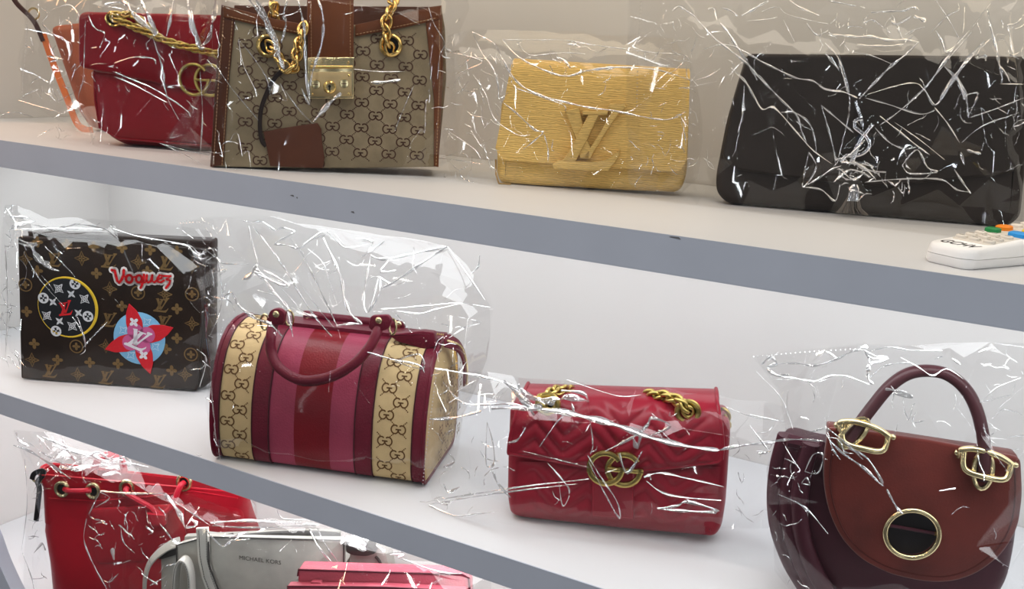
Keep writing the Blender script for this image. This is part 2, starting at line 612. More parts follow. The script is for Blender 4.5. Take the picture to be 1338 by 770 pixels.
# ------------------------------------------------------------------ structure
def struct(o, kind='structure'):
    o['kind'] = kind
    return o
XL, XR = -1.57, 0.75
struct(MB().box(XL - 0.05, XR, DEP, DEP + 0.04, 0.2, 2.6).obj('wall_back', WALLM, smooth=False))
struct(MB().box(XL - 0.04, XL, 0.0, DEP, 0.2, 2.6).obj('wall_left', WALLM, smooth=False))
def shelf(z, th, label):
    r = root('display_shelf', label, 'shelf', Matrix.Translation((0, 0, z)))
    MB().box(XL + 0.001, XR, 0.0015, DEP - 0.001, -th, 0).obj('board', WHITE, r, smooth=False)
    MB().box(XL + 0.001, XR, 0, 0.0015, -th, 0).obj('edge_band', GREYE, r, smooth=False)
    return r
shelf(1.826, 0.036, 'white board with grey front edge added above the frame to shade the upper wall')  # unseen board added to keep ceiling light off the upper wall
s1 = shelf(Z1, 0.0365, 'white upper shelf board with grey front edge under four wrapped bags and remote')
for (x, z, l) in ((-0.745, -0.016, 0.006), (-0.736, -0.0175, 0.002), (-0.66, -0.024, 0.005), (-0.30, -0.002, 0.012)):
    mk = MB().add([(x, -0.0003, z), (x + l, -0.0003, z - 0.0009), (x + l * 0.8, -0.0003, z + 0.0012), (x + l * 0.2, -0.0003, z + 0.0009)], [(0, 1, 2, 3)])
    mk.obj('scuff_mark', mat('scuff_grey', (0.13, 0.13, 0.14), 0.7, noise=0.2), s1, smooth=False, label='small dark scuff on the grey edge')
shelf(Z2, 0.0335, 'white middle shelf board with grey front edge under the brown pouch and three red bags')
shelf(Z3, 0.0335, 'white lower shelf board below the frame carrying the red, silver and pink bags')
# curved grey front panel at the lower left corner
d_ = lambda px, py: (lambda q: CAM + q * ((-0.004 - CAM.y) / q.y))(ray(px, py))
crv = cat([(-14, 640), (-5, 678), (4, 700), (14, 728), (27, 757), (38, 780), (62, 840)], 5)
pts = [d_(*c) for c in crv]
out = [(p.x, p.z) for p in pts] + [(XL - 0.04, pts[-1].z), (XL - 0.04, pts[0].z)]
struct(MB().prism(out, -0.024, -0.0045).obj('trim_1', GREYE, smooth=False))

# ------------------------------------------------------------------ film wrappers
K_RED, K_GG, K_YEL, K_DRK = (0, 0, 3.207), (260, 0, 3.209), (570, 20, 3.08), (900, 0, 2.139)
K_DL, K_DR, K_TL, K_TR = (930, 40, 3.08), (1130, 40, 3.08), (830, 0, 4.956), (1070, 0, 4.99)
K_POU, K_PL, K_BOS, K_B1, K_B2 = (0, 260, 2.853), (0, 260, 6.413), (240, 280, 2.081), (270, 280, 4.814), (440, 280, 4.277)
K_MAR, K_SAD, K_ST, K_BOT, K_BT2 = (540, 460, 2.7875), (970, 440, 2.334), (980, 440, 3.737), (0, 540, 3.345), (180, 640, 2.7875)

def seg_d(p, a, b):
    ab = b - a
    t = max(0, min(1, (p - a).dot(ab) / max(ab.length_squared, 1e-12)))
    return (p - a - ab * t).length
def in_poly(p, poly):
    c = False
    n = len(poly)
    for i in range(n):
        a, b = poly[i], poly[i - 1]
        if (a[1] > p[1]) != (b[1] > p[1]) and p[0] < (b[0] - a[0]) * (p[1] - a[1]) / (b[1] - a[1]) + a[0]:
            c = not c
    return c

def wrapper(fr, label, outline, box, yf, yb, creases, seed, amp=0.0035, step=0.020, scribble=(), seal=None, ymid=None, zmin=0.0012, ymax=None):
    """A clear film bag around a thing: front and back sheet, sharp folds, optional sealed rim.
    outline: rim in photo pixels; box: the wrapped thing's front face in photo pixels; yf/yb: front and back of the film."""
    rng = random.Random(seed)
    r = root('cellophane_bag', label, 'plastic bag', fr.M, 'clear film bags wrapped around the handbags')
    ym = (yf + yb) / 2 if ymid is None else ymid
    rim = []
    for a, b in outline:
        x, z = fr.p(a, b, ym)
        if z < 0.02:
            x, z = fr.p(a, b, yf)
        rim.append((x, max(z, zmin)))
    bx0, bz1 = fr.p(box[0], box[1], yf)
    bx1, bz0 = fr.p(box[2], box[3], yf)
    bz0 = -1.0 if bz0 < 0.03 else bz0
    rv = [Vector(p) for p in rim]
    rn = len(rv)
    def wt(x, z):
        din = math.hypot(max(bx0 - x, 0, x - bx1), max(bz0 - z, 0, z - bz1))
        p = Vector((x, z))
        dout = 9.0
        for i in range(rn):
            a, b = rv[i - 1], rv[i]
            if a.y < 0.015 and b.y < 0.015:
                continue
            dout = min(dout, seg_d(p, a, b))
        k = dout / (dout + din + 1e-4)
        return k ** 0.8
    def base(x, z, front=True):
        return ym + ((yf if front else yb) - ym) * wt(x, z)
    # sheets
    rd = dens(rim + [rim[0]], step)[:-1]
    if rd[-1] == rd[0]:
        rd.pop()
    xs, zs = [p[0] for p in rd], [p[1] for p in rd]
    for front in (True, False):
        st = step if front else step * 1.7
        pts = list(rd)
        tries = int((max(xs) - min(xs)) * (max(zs) - min(zs)) / (st * st) * 3.0)
        for _ in range(tries):
            q = (rng.uniform(min(xs), max(xs)), rng.uniform(min(zs), max(zs)))
            if not in_poly(q, rd):
                continue
            if all((q[0] - p[0]) ** 2 + (q[1] - p[1]) ** 2 > (st * 0.72) ** 2 for p in pts):
                pts.append(q)
        n = len(rd)
        res = delaunay_2d_cdt([Vector(p) for p in pts], [(i, (i + 1) % n) for i in range(n)], [list(range(n))], 1, 1e-6)
        v2, _, fc = res[0], res[1], res[2]
        v3 = []
        for p in v2:
            on_rim = any((p - Vector(q)).length < 1e-5 for q in rd)
            y = base(p.x, p.y, front)
            if on_rim:
                y = y + rng.uniform(-1, 1) * 0.0015
            else:
                y += rng.uniform(-1, 1) * amp * (1.0 if front else 1.3)
            if ymax is not None:
                y = min(y, ymax)
            v3.append((p.x, y, p.y))
        me = bpy.data.meshes.new('film')
        me.from_pydata(v3, [], [tuple(f) for f in fc])
        bm = bmesh.new(); bm.from_mesh(me)
        bmesh.ops.bevel(bm, geom=[e for e in bm.edges if not e.is_boundary], offset=0.0016, segments=2, affect='EDGES', profile=0.5)
        bm.to_mesh(me); bm.free()
        link('front_film' if front else 'back_film', me, FILM, r, smooth=True, angle=170)
    # folds
    mb = MB()
    sc = fr.sc(1, yf)
    def fold(px, w):
        q = []
        for a, b in cat(px, 5):
            x, z = fr.p(a, b, yf)
            y = base(x, max(z, 0))
            x, z = fr.p(a, b, y - 0.001)
            q.append(Vector((x, y - 0.0022, max(z, zmin + 0.0005))))
        m = len(q)
        rows = []
        ph = rng.uniform(0, 6)
        tans = []
        for i in range(m):
            t = (q[min(i + 1, m - 1)] - q[max(i - 1, 0)])
            tans.append(t.normalized() if t.length > 1e-9 else Vector((1, 0, 0)))
        # crease tilted midway between an unblocked lamp and the camera, shaping in a highlight
        best, lamp = 9.0, None
        c_, tm = q[m // 2], tans[m // 2]
        cw_ = fr.M @ c_
        vv = (fr.o - c_).normalized()
        for L in LAMPS:
            ok = True
            for zs_ in (Z1, Z2, 1.826):
                if cw_.z < zs_ - 0.005 < L.z:
                    if (cw_ + (L - cw_) * ((zs_ - cw_.z) / (L.z - cw_.z))).y > 0:
                        ok = False
            if not ok:
                continue
            h = (vv + (fr.I @ L - c_).normalized()).normalized()
            if h.y > -0.30:
                continue
            e = abs(h.dot(tm)) + 0.12 * (1 + h.y)
            if e < best:
                best, lamp = e, fr.I @ L
        for i in range(m):
            t = tans[i]
            sd = t.cross(Vector((0, 1, 0)))
            sd = sd.normalized() if sd.length > 1e-4 else Vector((1, 0, 0))
            if sd.z < 0:
                sd = -sd
            th = 0.5
            if lamp is not None:
                h = ((fr.o - q[i]).normalized() + (lamp - q[i]).normalized()).normalized()
                th = max(-1.0, min(1.0, math.atan2(h.dot(sd), -h.y)))
            s_ = i / max(m - 1, 1)
            hw = sc * w * 0.62 * (0.25 + 0.75 * math.sin(math.pi * (0.06 + 0.88 * s_)) ** 0.7) * (0.8 + 0.35 * math.sin(ph + i * 1.1))
            # arched strip, its normals spread 25 degrees about th
            row, off = [], Vector((0, 0, 0))
            for j in range(5):
                if j:
                    a_ = th - (-0.42 + 0.28 * (j - 0.5)) * -1
                    off = off + sd * (hw * 0.5) + Vector((0, hw * 0.5 * math.tan(max(-1.15, min(1.15, a_))), 0))
                row.append(off.copy())
            mid = row[2]
            rows.append([tuple(q[i] + v_ - mid) for v_ in row])
        mb.grid(rows)
    for crop, w, pl in creases:
        ox, oy, k = crop
        fold([(ox + a / k, oy + b / k) for a, b in pl], w)
    for (x0, y0, x1, y1, cnt, ln, w) in scribble:
        for _ in range(cnt):
            a = Vector((rng.uniform(x0, x1), rng.uniform(y0, y1)))
            an = rng.uniform(0, 6.28)
            L = rng.uniform(0.35, 1.0) * ln
            pl = [a]
            for _k in range(rng.randint(2, 4)):
                an += rng.uniform(-0.7, 0.7)
                pl.append(pl[-1] + Vector((math.cos(an), math.sin(an))) * L / 3)
            pl = [p for p in pl if in_poly(p, outline)]
            if len(pl) >= 2:
                fold([tuple(p) for p in pl], w * rng.uniform(0.5, 1.2))
    if mb.v:
        link('crease_folds', mb.mesh('creases'), FOLD, r, smooth=True, angle=70, kind='stuff')
    # sealed, perforated rim
    if seal:
        mb = MB()
        for pl in seal:
            path = []
            for a, b in dens(pl, 1.0):
                x, z = fr.p(a, b, ym)
                y = base(x, z)
                x, z = fr.p(a, b, y)
                path.append((x, y - 0.0012, max(z, zmin)))
            stitches(mb, path, 0.0042, 0.0021, 0.0007)
        mb.obj('sealed_edge', SEAL, r, smooth=False, kind='stuff')
    return r

# ------------------------------------------------------------------ hardware
def link_mesh(L, W, r, name='chain_link'):
    """oval chain link, long axis x"""
    mb = MB()
    path = []
    n = 14
    for k in range(n):
        a = 2 * math.pi * k / n
        path.append((L / 2 * math.cos(a), 0.12 * W * math.sin(2 * a), W / 2 * math.sin(a)))
    mb.sweep(path, circ(r, 6), up=(0, 1, 0), closed=True)
    me = mb.mesh(name)
    me.shade_smooth()
    return me
def chain(parent, path, me, pitch, mt, twist=90, tilt0=0):
    if not me.materials:
        me.materials.append(mt)
    P = [Vector(p) for p in path]
    acc, k = 0.0, 0
    for a, b in zip(P, P[1:]):
        L = (b - a).length
        t = (b - a).normalized() if L > 1e-8 else Vector((1, 0, 0))
        while acc < L:
            c = a + t * acc
            y = Vector((0, 1, 0)) - t * t.y
            y = y.normalized() if y.length > 1e-3 else t.orthogonal().normalized()
            z = t.cross(y)
            M = Matrix((t, y, z)).transposed().to_4x4()
            M = Matrix.Translation(c) @ M @ Matrix.Rotation(math.radians(tilt0 + twist * k), 4, 'X')
            o = bpy.data.objects.new('chain_link', me)
            COL.objects.link(o)
            o.parent = parent
            o.matrix_basis = M
            acc += pitch
            k += 1
        acc -= L
def eyelet(parent, x, y, z, R, r, mt, name='eyelet', sx=1.0):
    e = MB().torus((x, y, z), R, r, 28, 8, 'y', sx=sx).obj(name, mt, parent)
    MB().disc((x, y + r * 0.8, z), R, r * 0.3).obj('eyelet_hole', DARKHOLE, e)
    return e
def letter_g(cx, y, cz, R, w, t):
    """flat-banded letter G facing the viewer"""
    mb = MB()
    path = [(cx + R * math.cos(math.radians(a)), y, cz + R * math.sin(math.radians(a))) for a in range(38, 361, 9)]
    path[-1] = (cx + R, y, cz)
    path.append((cx + R, y, cz + w * 0.5))
    mb.sweep(path, rectsec(w, t, min(w, t) * 0.4), up=(0, 1, 0))
    mb.sweep([(cx + R * 0.12, y, cz), (cx + R * 0.6, y, cz), (cx + R + w * 0.5, y, cz)], rectsec(w * 0.8, t, min(w, t) * 0.35), up=(0, 1, 0))
    return mb

# ================================================================== 1  red quilted bag, upper left
RED1 = mat('crimson_leather', (0.20, 0.006, 0.012), 0.34, noise=0.14, nscale=14, bump=0.25, bscale=30, coat=0.05)
def quilt_panel(mb, fr, outl, y, amp, per, nx, nz, tri, skew=0.0):
    """front panel puffed into chevron quilting; outl=(x0,x1,ztop(x),zbot(x))"""
    x0, x1, zt, zb = outl
    rows = []
    for j in range(nz + 1):
        row = []
        t = j / nz
        for i in range(nx + 1):
            s = i / nx
            x = x0 + (x1 - x0) * s
            z = zb(x) + (zt(x) - zb(x)) * t
            ph = (z - skew * x + tri(x)) / per
            e = min(1, 8 * min(s, 1 - s, t, 1 - t) + 0.0)
            h = abs(math.sin(math.pi * ph)) ** 0.55
            row.append((x, y - amp * h * e, z))
        rows.append(row)
    mb.grid(rows)

def tri_fn(p, a):
    return lambda x: a * abs(((x / p) % 1.0) * 2 - 1)

fr = Fr((150, 190), (275, 199), Z1, yaw=23)
r1 = root('red_shoulder_bag', 'dark red quilted leather flap bag at the left end of upper shelf', 'handbag', fr.M)
bo = rnd_poly(fr.P([(116, 16), (345, 22), (348, 204), (165, 193), (132, 176), (117, 110)]), [0.012, 0.012, 0.02, 0.03, 0.03, 0.02])
bo = [(x, max(z, 0.001)) for x, z in bo]
MB().slab(bo, 0.0, 0.075, 0.014, 4, puff=0.006).obj('body', RED1, r1)
pk = rnd_poly(fr.P([(127, 92), (340, 118), (343, 192), (160, 181), (134, 168)]), [0.004, 0.004, 0.01, 0.02, 0.02])
MB().slab(pk, -0.013, -0.004, 0.004, 3, puff=0.004).obj('front_pocket', RED1, r1)
mb = MB()
mb.tube([(x, -0.012, z) for x, z in fr.P([(129, 92), (130, 130), (136, 166), (160, 180), (250, 188), (330, 194)])], 0.0016, 6)
mb.obj('piping', RED1, r1)
fl = fr.P([(113, 16), (348, 22), (348, 122), (250, 117), (180, 101), (113, 88)])
f1 = MB().slab(rnd_poly(fl, [0.012, 0.012, 0.01, 0.02, 0.02, 0.01]), -0.022, -0.012, 0.004, 3, puff=0.003)
f1 = f1.obj('flap', RED1, r1)
fr1 = fr
gx, gz = fr.p(254, 104, -0.03)
k = fr.sc(1)
g = letter_g(gx, -0.031, gz, 19 * k, 4.2 * k, 0.005).obj('letter_g_clasp', AGOLD, r1)
gx, gz = fr.p(274, 105, -0.03)
letter_g(gx, -0.0285, gz, 19 * k, 4.2 * k, 0.005).obj('letter_g_clasp', AGOLD, r1)
ex, ez = fr.p(150, 25, -0.024)
eyelet(r1, ex, -0.0255, ez, 8.5 * k, 2.0 * k, GOLD, sx=1.2)
lk = link_mesh(0.0135, 0.0085, 0.0017)
cp = cat([(x, -0.034, z) for x, z in fr.P([(150, 24), (175, 35), (200, 46), (225, 56), (252, 63), (280, 70), (300, 76)], -0.034)], 6)
chain(r1, cp, lk, 0.0062, AGOLD, twist=70)
cp = cat([(x, -0.031, z) for x, z in fr.P([(152, 20), (172, 20), (190, 32), (204, 44)], -0.031)], 6)
chain(r1, cp, lk, 0.0068, AGOLD, twist=70)

# ================================================================== tan bag behind it
ORANGE = mat('orange_tan_leather', (0.62, 0.17, 0.05), 0.4, noise=0.12, nscale=10, bump=0.12, bscale=90)
BROWNL = mat('dark_brown_strap', (0.05, 0.022, 0.018), 0.4, noise=0.1, nscale=20)
frO = Fr((70, 172), (170, 180), Z1, yaw=25)
rO = root('tan_tote_bag', 'orange tan leather bag with long strap standing behind the dark red quilted bag', 'handbag', frO.M)
ob = rnd_poly(frO.P([(64, 34), (190, 20), (190, 172), (118, 168), (104, 150)], 0.055), [0.012, 0.01, 0.01, 0.01, 0.01])
ob = [(x, max(z, 0.001)) for x, z in ob]
MB().slab(ob, 0.052, 0.095, 0.01, 3, puff=0.003).obj('body', mat('tan_bag_leather', (0.34, 0.10, 0.05), 0.45, noise=0.15, nscale=10, bump=0.12, bscale=90), rO)
mb = MB()
st = frO.P([(56, 44), (70, 84), (86, 124), (100, 160), (112, 172), (121, 170)], 0.03)
mb.sweep(cat([(x, 0.03, max(z, 0.004)) for x, z in st], 5), rectsec(0.010, 0.003), up=(0, 1, 0))
mb.obj('strap', ORANGE, rO)
mb = MB()
st = frO.P([(12, -14), (22, 4), (38, 20), (46, 30), (52, 42), (57, 54)], 0.03)
mb.sweep(cat([(x, 0.029, z) for x, z in st], 5), rectsec(0.007, 0.004), up=(0, 1, 0))
mb.obj('strap_end', BROWNL, rO)
x, z = frO.p(44, 18, 0.03)
MB().torus((x, 0.03, z), 0.008, 0.0016, 20, 6).obj('strap_ring', GOLD, rO)

# ================================================================== 2  monogram canvas tote with padlock
CANV = mat('beige_ebony_canvas', (0.25, 0.20, 0.125), 0.6, noise=0.16, nscale=35, bump=0.25, bscale=900, kind='weave')
INK = mat('brown_canvas_print', (0.085, 0.045, 0.030), 0.6, noise=0.12, nscale=80)
COGN = mat('cognac_leather', (0.125, 0.040, 0.014), 0.36, noise=0.22, nscale=14, bump=0.06, bscale=150, coat=0.04)
COGD = mat('cognac_trim', (0.078, 0.024, 0.010), 0.4, noise=0.2, nscale=14, bump=0.06, bscale=150)
THREAD = mat('tan_thread', (0.40, 0.24, 0.12), 0.7)
fr = Fr((275, 219), (570, 226), Z1, yaw=36, anchor=0.0)
fr.M = fr.M  # left front corner is the anchor
r2 = root('monogram_tote', 'beige monogram canvas tote with cognac leather trim, gold padlock and chains', 'handbag', fr.M)
pt = lambda L: [(x, max(z, 0.0008)) for x, z in fr.C(K_GG, L)]
front = pt([(95, 22), (200, 48), (320, 80), (455, 104), (655, 104), (780, 76), (900, 46), (1018, 24), (1022, 300), (1003, 700), (700, 706), (400, 706), (50, 700), (70, 330)])
MB().slab(front, 0.0, 0.012, 0.003, 2).obj('front_panel', CANV, r2)
back = pt([(100, 6), (1020, 14), (1030, 300), (1003, 700), (50, 700), (78, 300)])
MB().slab(back, 0.085, 0.093, 0.003, 2).obj('back_panel', COGD, r2)
gr = pt([(985, 24), (1018, 24), (1034, 120), (1040, 330), (1003, 700), (970, 700)])
MB().slab(gr, 0.008, 0.092, 0.004, 2).obj('side_gusset', mat('gusset_canvas', (0.16, 0.11, 0.06), 0.6, noise=0.15, nscale=40), r2)
gl_ = pt([(98, 24), (130, 40), (90, 700), (52, 700), (72, 330)])
MB().slab(gl_, 0.008, 0.092, 0.004, 2).obj('side_gusset', COGD, r2)
tv = pt([(60, 690), (995, 696), (995, 640), (60, 640)])
MB().slab(tv, 0.010, 0.09, 0.003, 2).obj('base_panel', COGD, r2)
def strip(name, L, y0, m, par, st=None, bev=0.0012):
    o = MB().slab(pt(L), y0 - 0.002, y0, bev, 2).obj(name, m, par)
    if st:
        mb_ = MB()
        for s_ in st:
            stitches(mb_, [(x, y0 - 0.0022, z) for x, z in pt(s_)], 0.0040, 0.0025, 0.00045)
        mb_.obj('stitching', THREAD, o, smooth=False, kind='stuff')
    return o
strip('edge_trim', [(95, 20), (155, 36), (150, 110), (130, 300), (118, 480), (104, 692), (48, 700), (70, 330)], 0.0, COGD, r2, [[(108, 40), (84, 330), (62, 690)], [(143, 60), (118, 400), (98, 688)]])
strip('edge_trim', [(960, 30), (1018, 22), (1024, 300), (1004, 700), (985, 698), (985, 420), (950, 95)], 0.0, COGN, r2, [[(1006, 40), (1010, 300), (994, 690)]])
strip('top_band', [(100, 22), (200, 48), (320, 80), (455, 104), (455, 152), (330, 128), (240, 106), (152, 84), (104, 74)], -0.0015, COGN, r2, [[(120, 68), (240, 96), (330, 118), (450, 142)]])
strip('top_band', [(655, 104), (780, 76), (900, 46), (1016, 24), (1014, 78), (940, 98), (850, 118), (655, 154)], -0.0015, COGN, r2, [[(660, 144), (850, 108), (940, 88), (985, 78)]])
mb = MB()
x0, z0 = fr.C(K_GG, [(0, 706)])[0]
fx = lambda x, z: (x, -0.0005, z)
pin = pt([(150, 98), (240, 116), (330, 138), (455, 160), (655, 160), (850, 126), (945, 106), (980, 420), (975, 690), (112, 690), (128, 440)])
A0 = fr.C(K_GG, [(560, 530)])[0]; A1 = fr.C(K_GG, [(680, 530)])[0]; A2 = fr.C(K_GG, [(620, 480)])[0]
dxx = A1[0] - A0[0]; dzz = A2[1] - A0[1]
gg_field(mb, A0[0] - 5 * dxx, A0[0] + 5 * dxx, A0[1] - 4 * dzz, A0[1] + 9 * dzz, dxx, dzz, dzz * 0.64, fx, inside=lambda x, z: in_poly((x, z), pin) and in_poly((x - 0.006, z), pin) and in_poly((x + 0.006, z), pin) and z > 0.006)
mb.obj('canvas_print', INK, r2, smooth=False, kind='stuff')
# closing tab and lock
tab = pt([(455, -30), (650, -30), (650, 242), (458, 242)])
tb = MB().slab(tab, -0.010, -0.006, 0.0015, 2).obj('closing_tab', COGN, r2)
mb = MB()
for s_ in ([(472, -20), (474, 236)], [(636, -20), (636, 236)]):
    stitches(mb, [(x, -0.0102, z) for x, z in pt(s_)], 0.0036, 0.0023, 0.0004)
mb.obj('stitching', THREAD, tb, smooth=False, kind='stuff')
lp = MB().slab(pt([(458, 240), (651, 240), (651, 412), (462, 412)]), -0.014, -0.002, 0.0012, 2).obj('padlock_plate', PGOLD, r2)
MB().slab(pt([(470, 300), (642, 300), (642, 402), (474, 402)]), -0.0155, -0.013, 0.0006, 2).obj('lock_face', mat('brushed_gold', (0.62, 0.46, 0.24), 0.38, 1.0, noise=0.05, nscale=60), lp)
a, b = pt([(470, 280), (644, 280)])
MB().tube([(a[0], -0.0155, a[1]), (b[0], -0.0155, b[1])], 0.0016, 10).obj('hinge_bar', GOLD, lp)
for cx, cy in ((480, 262), (628, 262), (480, 392), (630, 392), (630, 316)):
    x, z = pt([(cx, cy)])[0]
    MB().disc((x, -0.0150, z), 0.0014, 0.0010, 10, 0.0003).obj('screw', GOLD, lp)
for cx, cy in ((493, 352), (611, 349)):
    x, z = pt([(cx, cy)])[0]
    sd_ = MB().disc((x, -0.0150, z), 0.0056, 0.0030, 20, 0.0005).obj('stud', PGOLD, lp)
    MB().box(x - 0.003, x + 0.003, -0.0187, -0.0182, z - 0.0004, z + 0.0004).obj('slot', COGD, sd_, smooth=False)
x, z = pt([(551, 364)])[0]
kh = MB().torus((x, -0.0165, z), 0.0058, 0.0018, 24, 8).obj('keyhole_collar', GOLD, lp)
MB().disc((x, -0.0150, z), 0.0052, 0.0015).obj('keyhole_disc', PGOLD, kh)
MB().disc((x, -0.0166, z + 0.001), 0.0017, 0.0008).obj('keyhole', DARKHOLE, kh)
MB().box(x - 0.0009, x + 0.0009, -0.0175, -0.0166, z - 0.0032, z).obj('keyhole_slot', DARKHOLE, kh, smooth=False)
k = fr.sc(1)
lk2 = link_mesh(0.0165, 0.0110, 0.0021)
for (cx, cy) in ((292, 192), (804, 190)):
    x, z = pt([(cx, cy)])[0]
    eyelet(r2, x, -0.004, z, 0.0112, 0.0027, GOLD)
def cpath(L, y):
    return cat([(x, yy, z) for (x, z), yy in zip(fr.C(K_GG, L), y)], 5)
chain(r2, cpath([(800, 205), (790, 160), (785, 110), (795, 60), (815, 20), (810, -40)], (-0.006, -0.012, -0.013, -0.012, -0.006, 0.01)), lk2, 0.0105, GOLD, twist=55, tilt0=20)
chain(r2, cpath([(300, 195), (330, 225), (360, 275), (395, 292), (415, 230), (425, 170), (440, 120), (450, 90)], (-0.006, -0.011, -0.013, -0.013, -0.013, -0.012, -0.011, -0.008)), lk2, 0.0098, AGOLD, twist=55, tilt0=20)
chain(r2, cpath([(312, 72), (318, 40), (305, 10), (300, -30)], (0.004, -0.002, 0.0, 0.004)), lk2, 0.0105, GOLD, twist=55)
tg = pt([(272, 552), (330, 540), (420, 526), (498, 514), (514, 540), (518, 600), (528, 660), (520, 704), (400, 700), (300, 694), (286, 620)])
tgo = MB().slab(tg, -0.006, -0.001, 0.0012, 2).obj('luggage_tag', mat('tag_leather', (0.085, 0.028, 0.014), 0.4, noise=0.12, nscale=16, bump=0.06, bscale=150), r2)
mb = MB()
mb.sweep(cat([(x, -0.0045, z) for x, z in pt([(360, 292), (325, 320), (290, 380), (262, 460), (258, 540), (266, 590), (284, 612)])], 6), rectsec(0.005, 0.002), up=(0, 1, 0))
mb.obj('tag_strap', mat('black_brown_leather', (0.02, 0.012, 0.010), 0.4, noise=0.1), tgo)
fr2 = fr

# ================================================================== 3  mustard grained clutch
MUST = mat('mustard_grained_leather', (0.80, 0.53, 0.165), 0.36, bump=0.45, bscale=150, kind='grain')
MEDGE = mat('mustard_edge', (0.36, 0.22, 0.07), 0.45, noise=0.1)
fr = Fr((651, 242), (891, 257), Z1, yaw=22)
r3 = root('mustard_clutch', 'mustard yellow grained leather clutch with large letter clasp', 'handbag', fr.M)
cl = lambda L, y=0.0: [(x, max(z, 0.0008)) for x, z in fr.C(K_YEL, L, y)]
bo = rnd_poly(cl([(262, 330), (1022, 330), (1010, 640), (985, 716), (770, 708), (400, 692), (256, 682), (240, 640), (242, 540)]), [0.01, 0.01, 0.01, 0.012, 0, 0, 0.008, 0.006, 0.006])
MB().slab(bo, 0.0, 0.060, 0.010, 4).obj('body', MUST, r3)
MB().tube([(x, -0.0006, z) for x, z in cl([(240, 580), (241, 640), (252, 678), (300, 690)])], 0.0011, 6).obj('edge_piping', MEDGE, r3)
# the flap wraps over the rounded top: profile from back over the top down the front
zt = cl([(600, 190)])[0][1]
zb = cl([(600, 604)])[0][1]
xl0, xr0 = cl([(304, 190)])[0][0], cl([(1026, 190)])[0][0]
xl1, xr1 = cl([(240, 578)])[0][0], cl([(1002, 628)])[0][0]
prof = [(-0.0095, 0.0), (-0.0100, 0.10), (-0.0095, 0.35), (-0.0072, 0.6), (-0.0030, 0.80), (0.004, 0.93), (0.016, 0.985), (0.030, 1.0), (0.046, 0.985), (0.058, 0.94), (0.062, 0.85)]
prof = cat(prof, 4)
rows = []
NX = 40
for side in (0, 1):
    for (y, t) in (prof if side == 0 else list(reversed(prof))):
        row = []
        for i in range(NX + 1):
            s_ = i / NX
            tt = max(0, min(1, t))
            xl, xr = xl1 + (xl0 - xl1) * tt, xr1 + (xr0 - xr1) * tt
            # round the two lower corners of the flap
            edge = min(s_, 1 - s_) * (xr1 - xl1)
            lift = 0.0
            if edge < 0.014:
                lift = 0.014 - math.sqrt(max(0, 0.014 ** 2 - (0.014 - edge) ** 2))
            zl = zb + (cl([(240, 578)])[0][1] - zb) * (1 - s_) * 0.6 + (cl([(1002, 628)])[0][1] - zb) * s_ * 0.6
            z = zl + lift * (1 - tt) ** 3 + (zt - zl - lift * (1 - tt) ** 3) * t
            yy = y + (0.0 if side == 0 else 0.0036 if y < 0.03 else -0.0036)
            zz = z - (0.0 if side == 0 else 0.0036 * (1 if t > 0.9 else 0))
            row.append((xl + (xr - xl) * s_, yy, zz))
        rows.append(row)
mb = MB()
mb.grid(rows, closed_v=True)
n_, m_ = len(rows), NX + 1
h_ = len(prof)
for j in (0, NX):
    for i in range(h_ - 1):
        a, b = i, i + 1
        c, d = n_ - 1 - i, n_ - 2 - i
        mb.f.append((a * m_ + j, b * m_ + j, d * m_ + j, c * m_ + j))
mb.obj('flap', MUST, r3, angle=50)
KLV = (710, 120, 6.417)
mb = MB()
c0 = fr.C(KLV, [(0, 0)], -0.012)[0]
for i, poly in enumerate((LV_VL, LV_VR, LV_VS, LV_STEM, LV_SER, LV_BASE)):
    yy = -0.0185 if i < 3 else -0.0215
    p_ = [(x, max(z, 0.002)) for x, z in fr.C(KLV, poly, -0.012)]
    mb.slab(p_, yy, -0.008, 0.0016, 2)
mb.obj('letter_clasp', mat('mustard_clasp', (0.68, 0.46, 0.15), 0.36, bump=0.3, bscale=150, kind='grain'), r3, angle=35)
fr3 = fr

# ================================================================== 4  dark envelope clutch
DARK = mat('taupe_black_satin', (0.026, 0.021, 0.019), 0.55, noise=0.18, nscale=14, bump=0.06, bscale=300)
fr = Fr((944, 268), (1316, 299), Z1, yaw=18)
r4 = root('dark_envelope_clutch', 'dark taupe flap clutch with silver emblem and tassel beside white remote', 'handbag', fr.M)
bo = fr.P([(977, 78), (1344, 82), (1346, 190), (1336, 285), (1318, 299), (1180, 288), (950, 269), (936, 252), (936, 232), (952, 150)])
bo = rnd_poly([(x, max(z, 0.001)) for x, z in bo], [0.004, 0.004, 0.01, 0.01, 0.012, 0, 0.012, 0.008, 0.01, 0.02])
MB().slab(bo, 0.0, 0.045, 0.010, 4).obj('body', DARK, r4)
fo = rnd_poly(fr.P([(977, 70), (1346, 74), (1346, 205), (1326, 226), (1145, 246), (960, 222), (942, 205), (956, 140)], -0.006), [0.006, 0.006, 0.02, 0.02, 0.03, 0.02, 0.02, 0.01])
MB().slab(fo, -0.008, 0.047, 0.004, 3).obj('flap', DARK, r4)
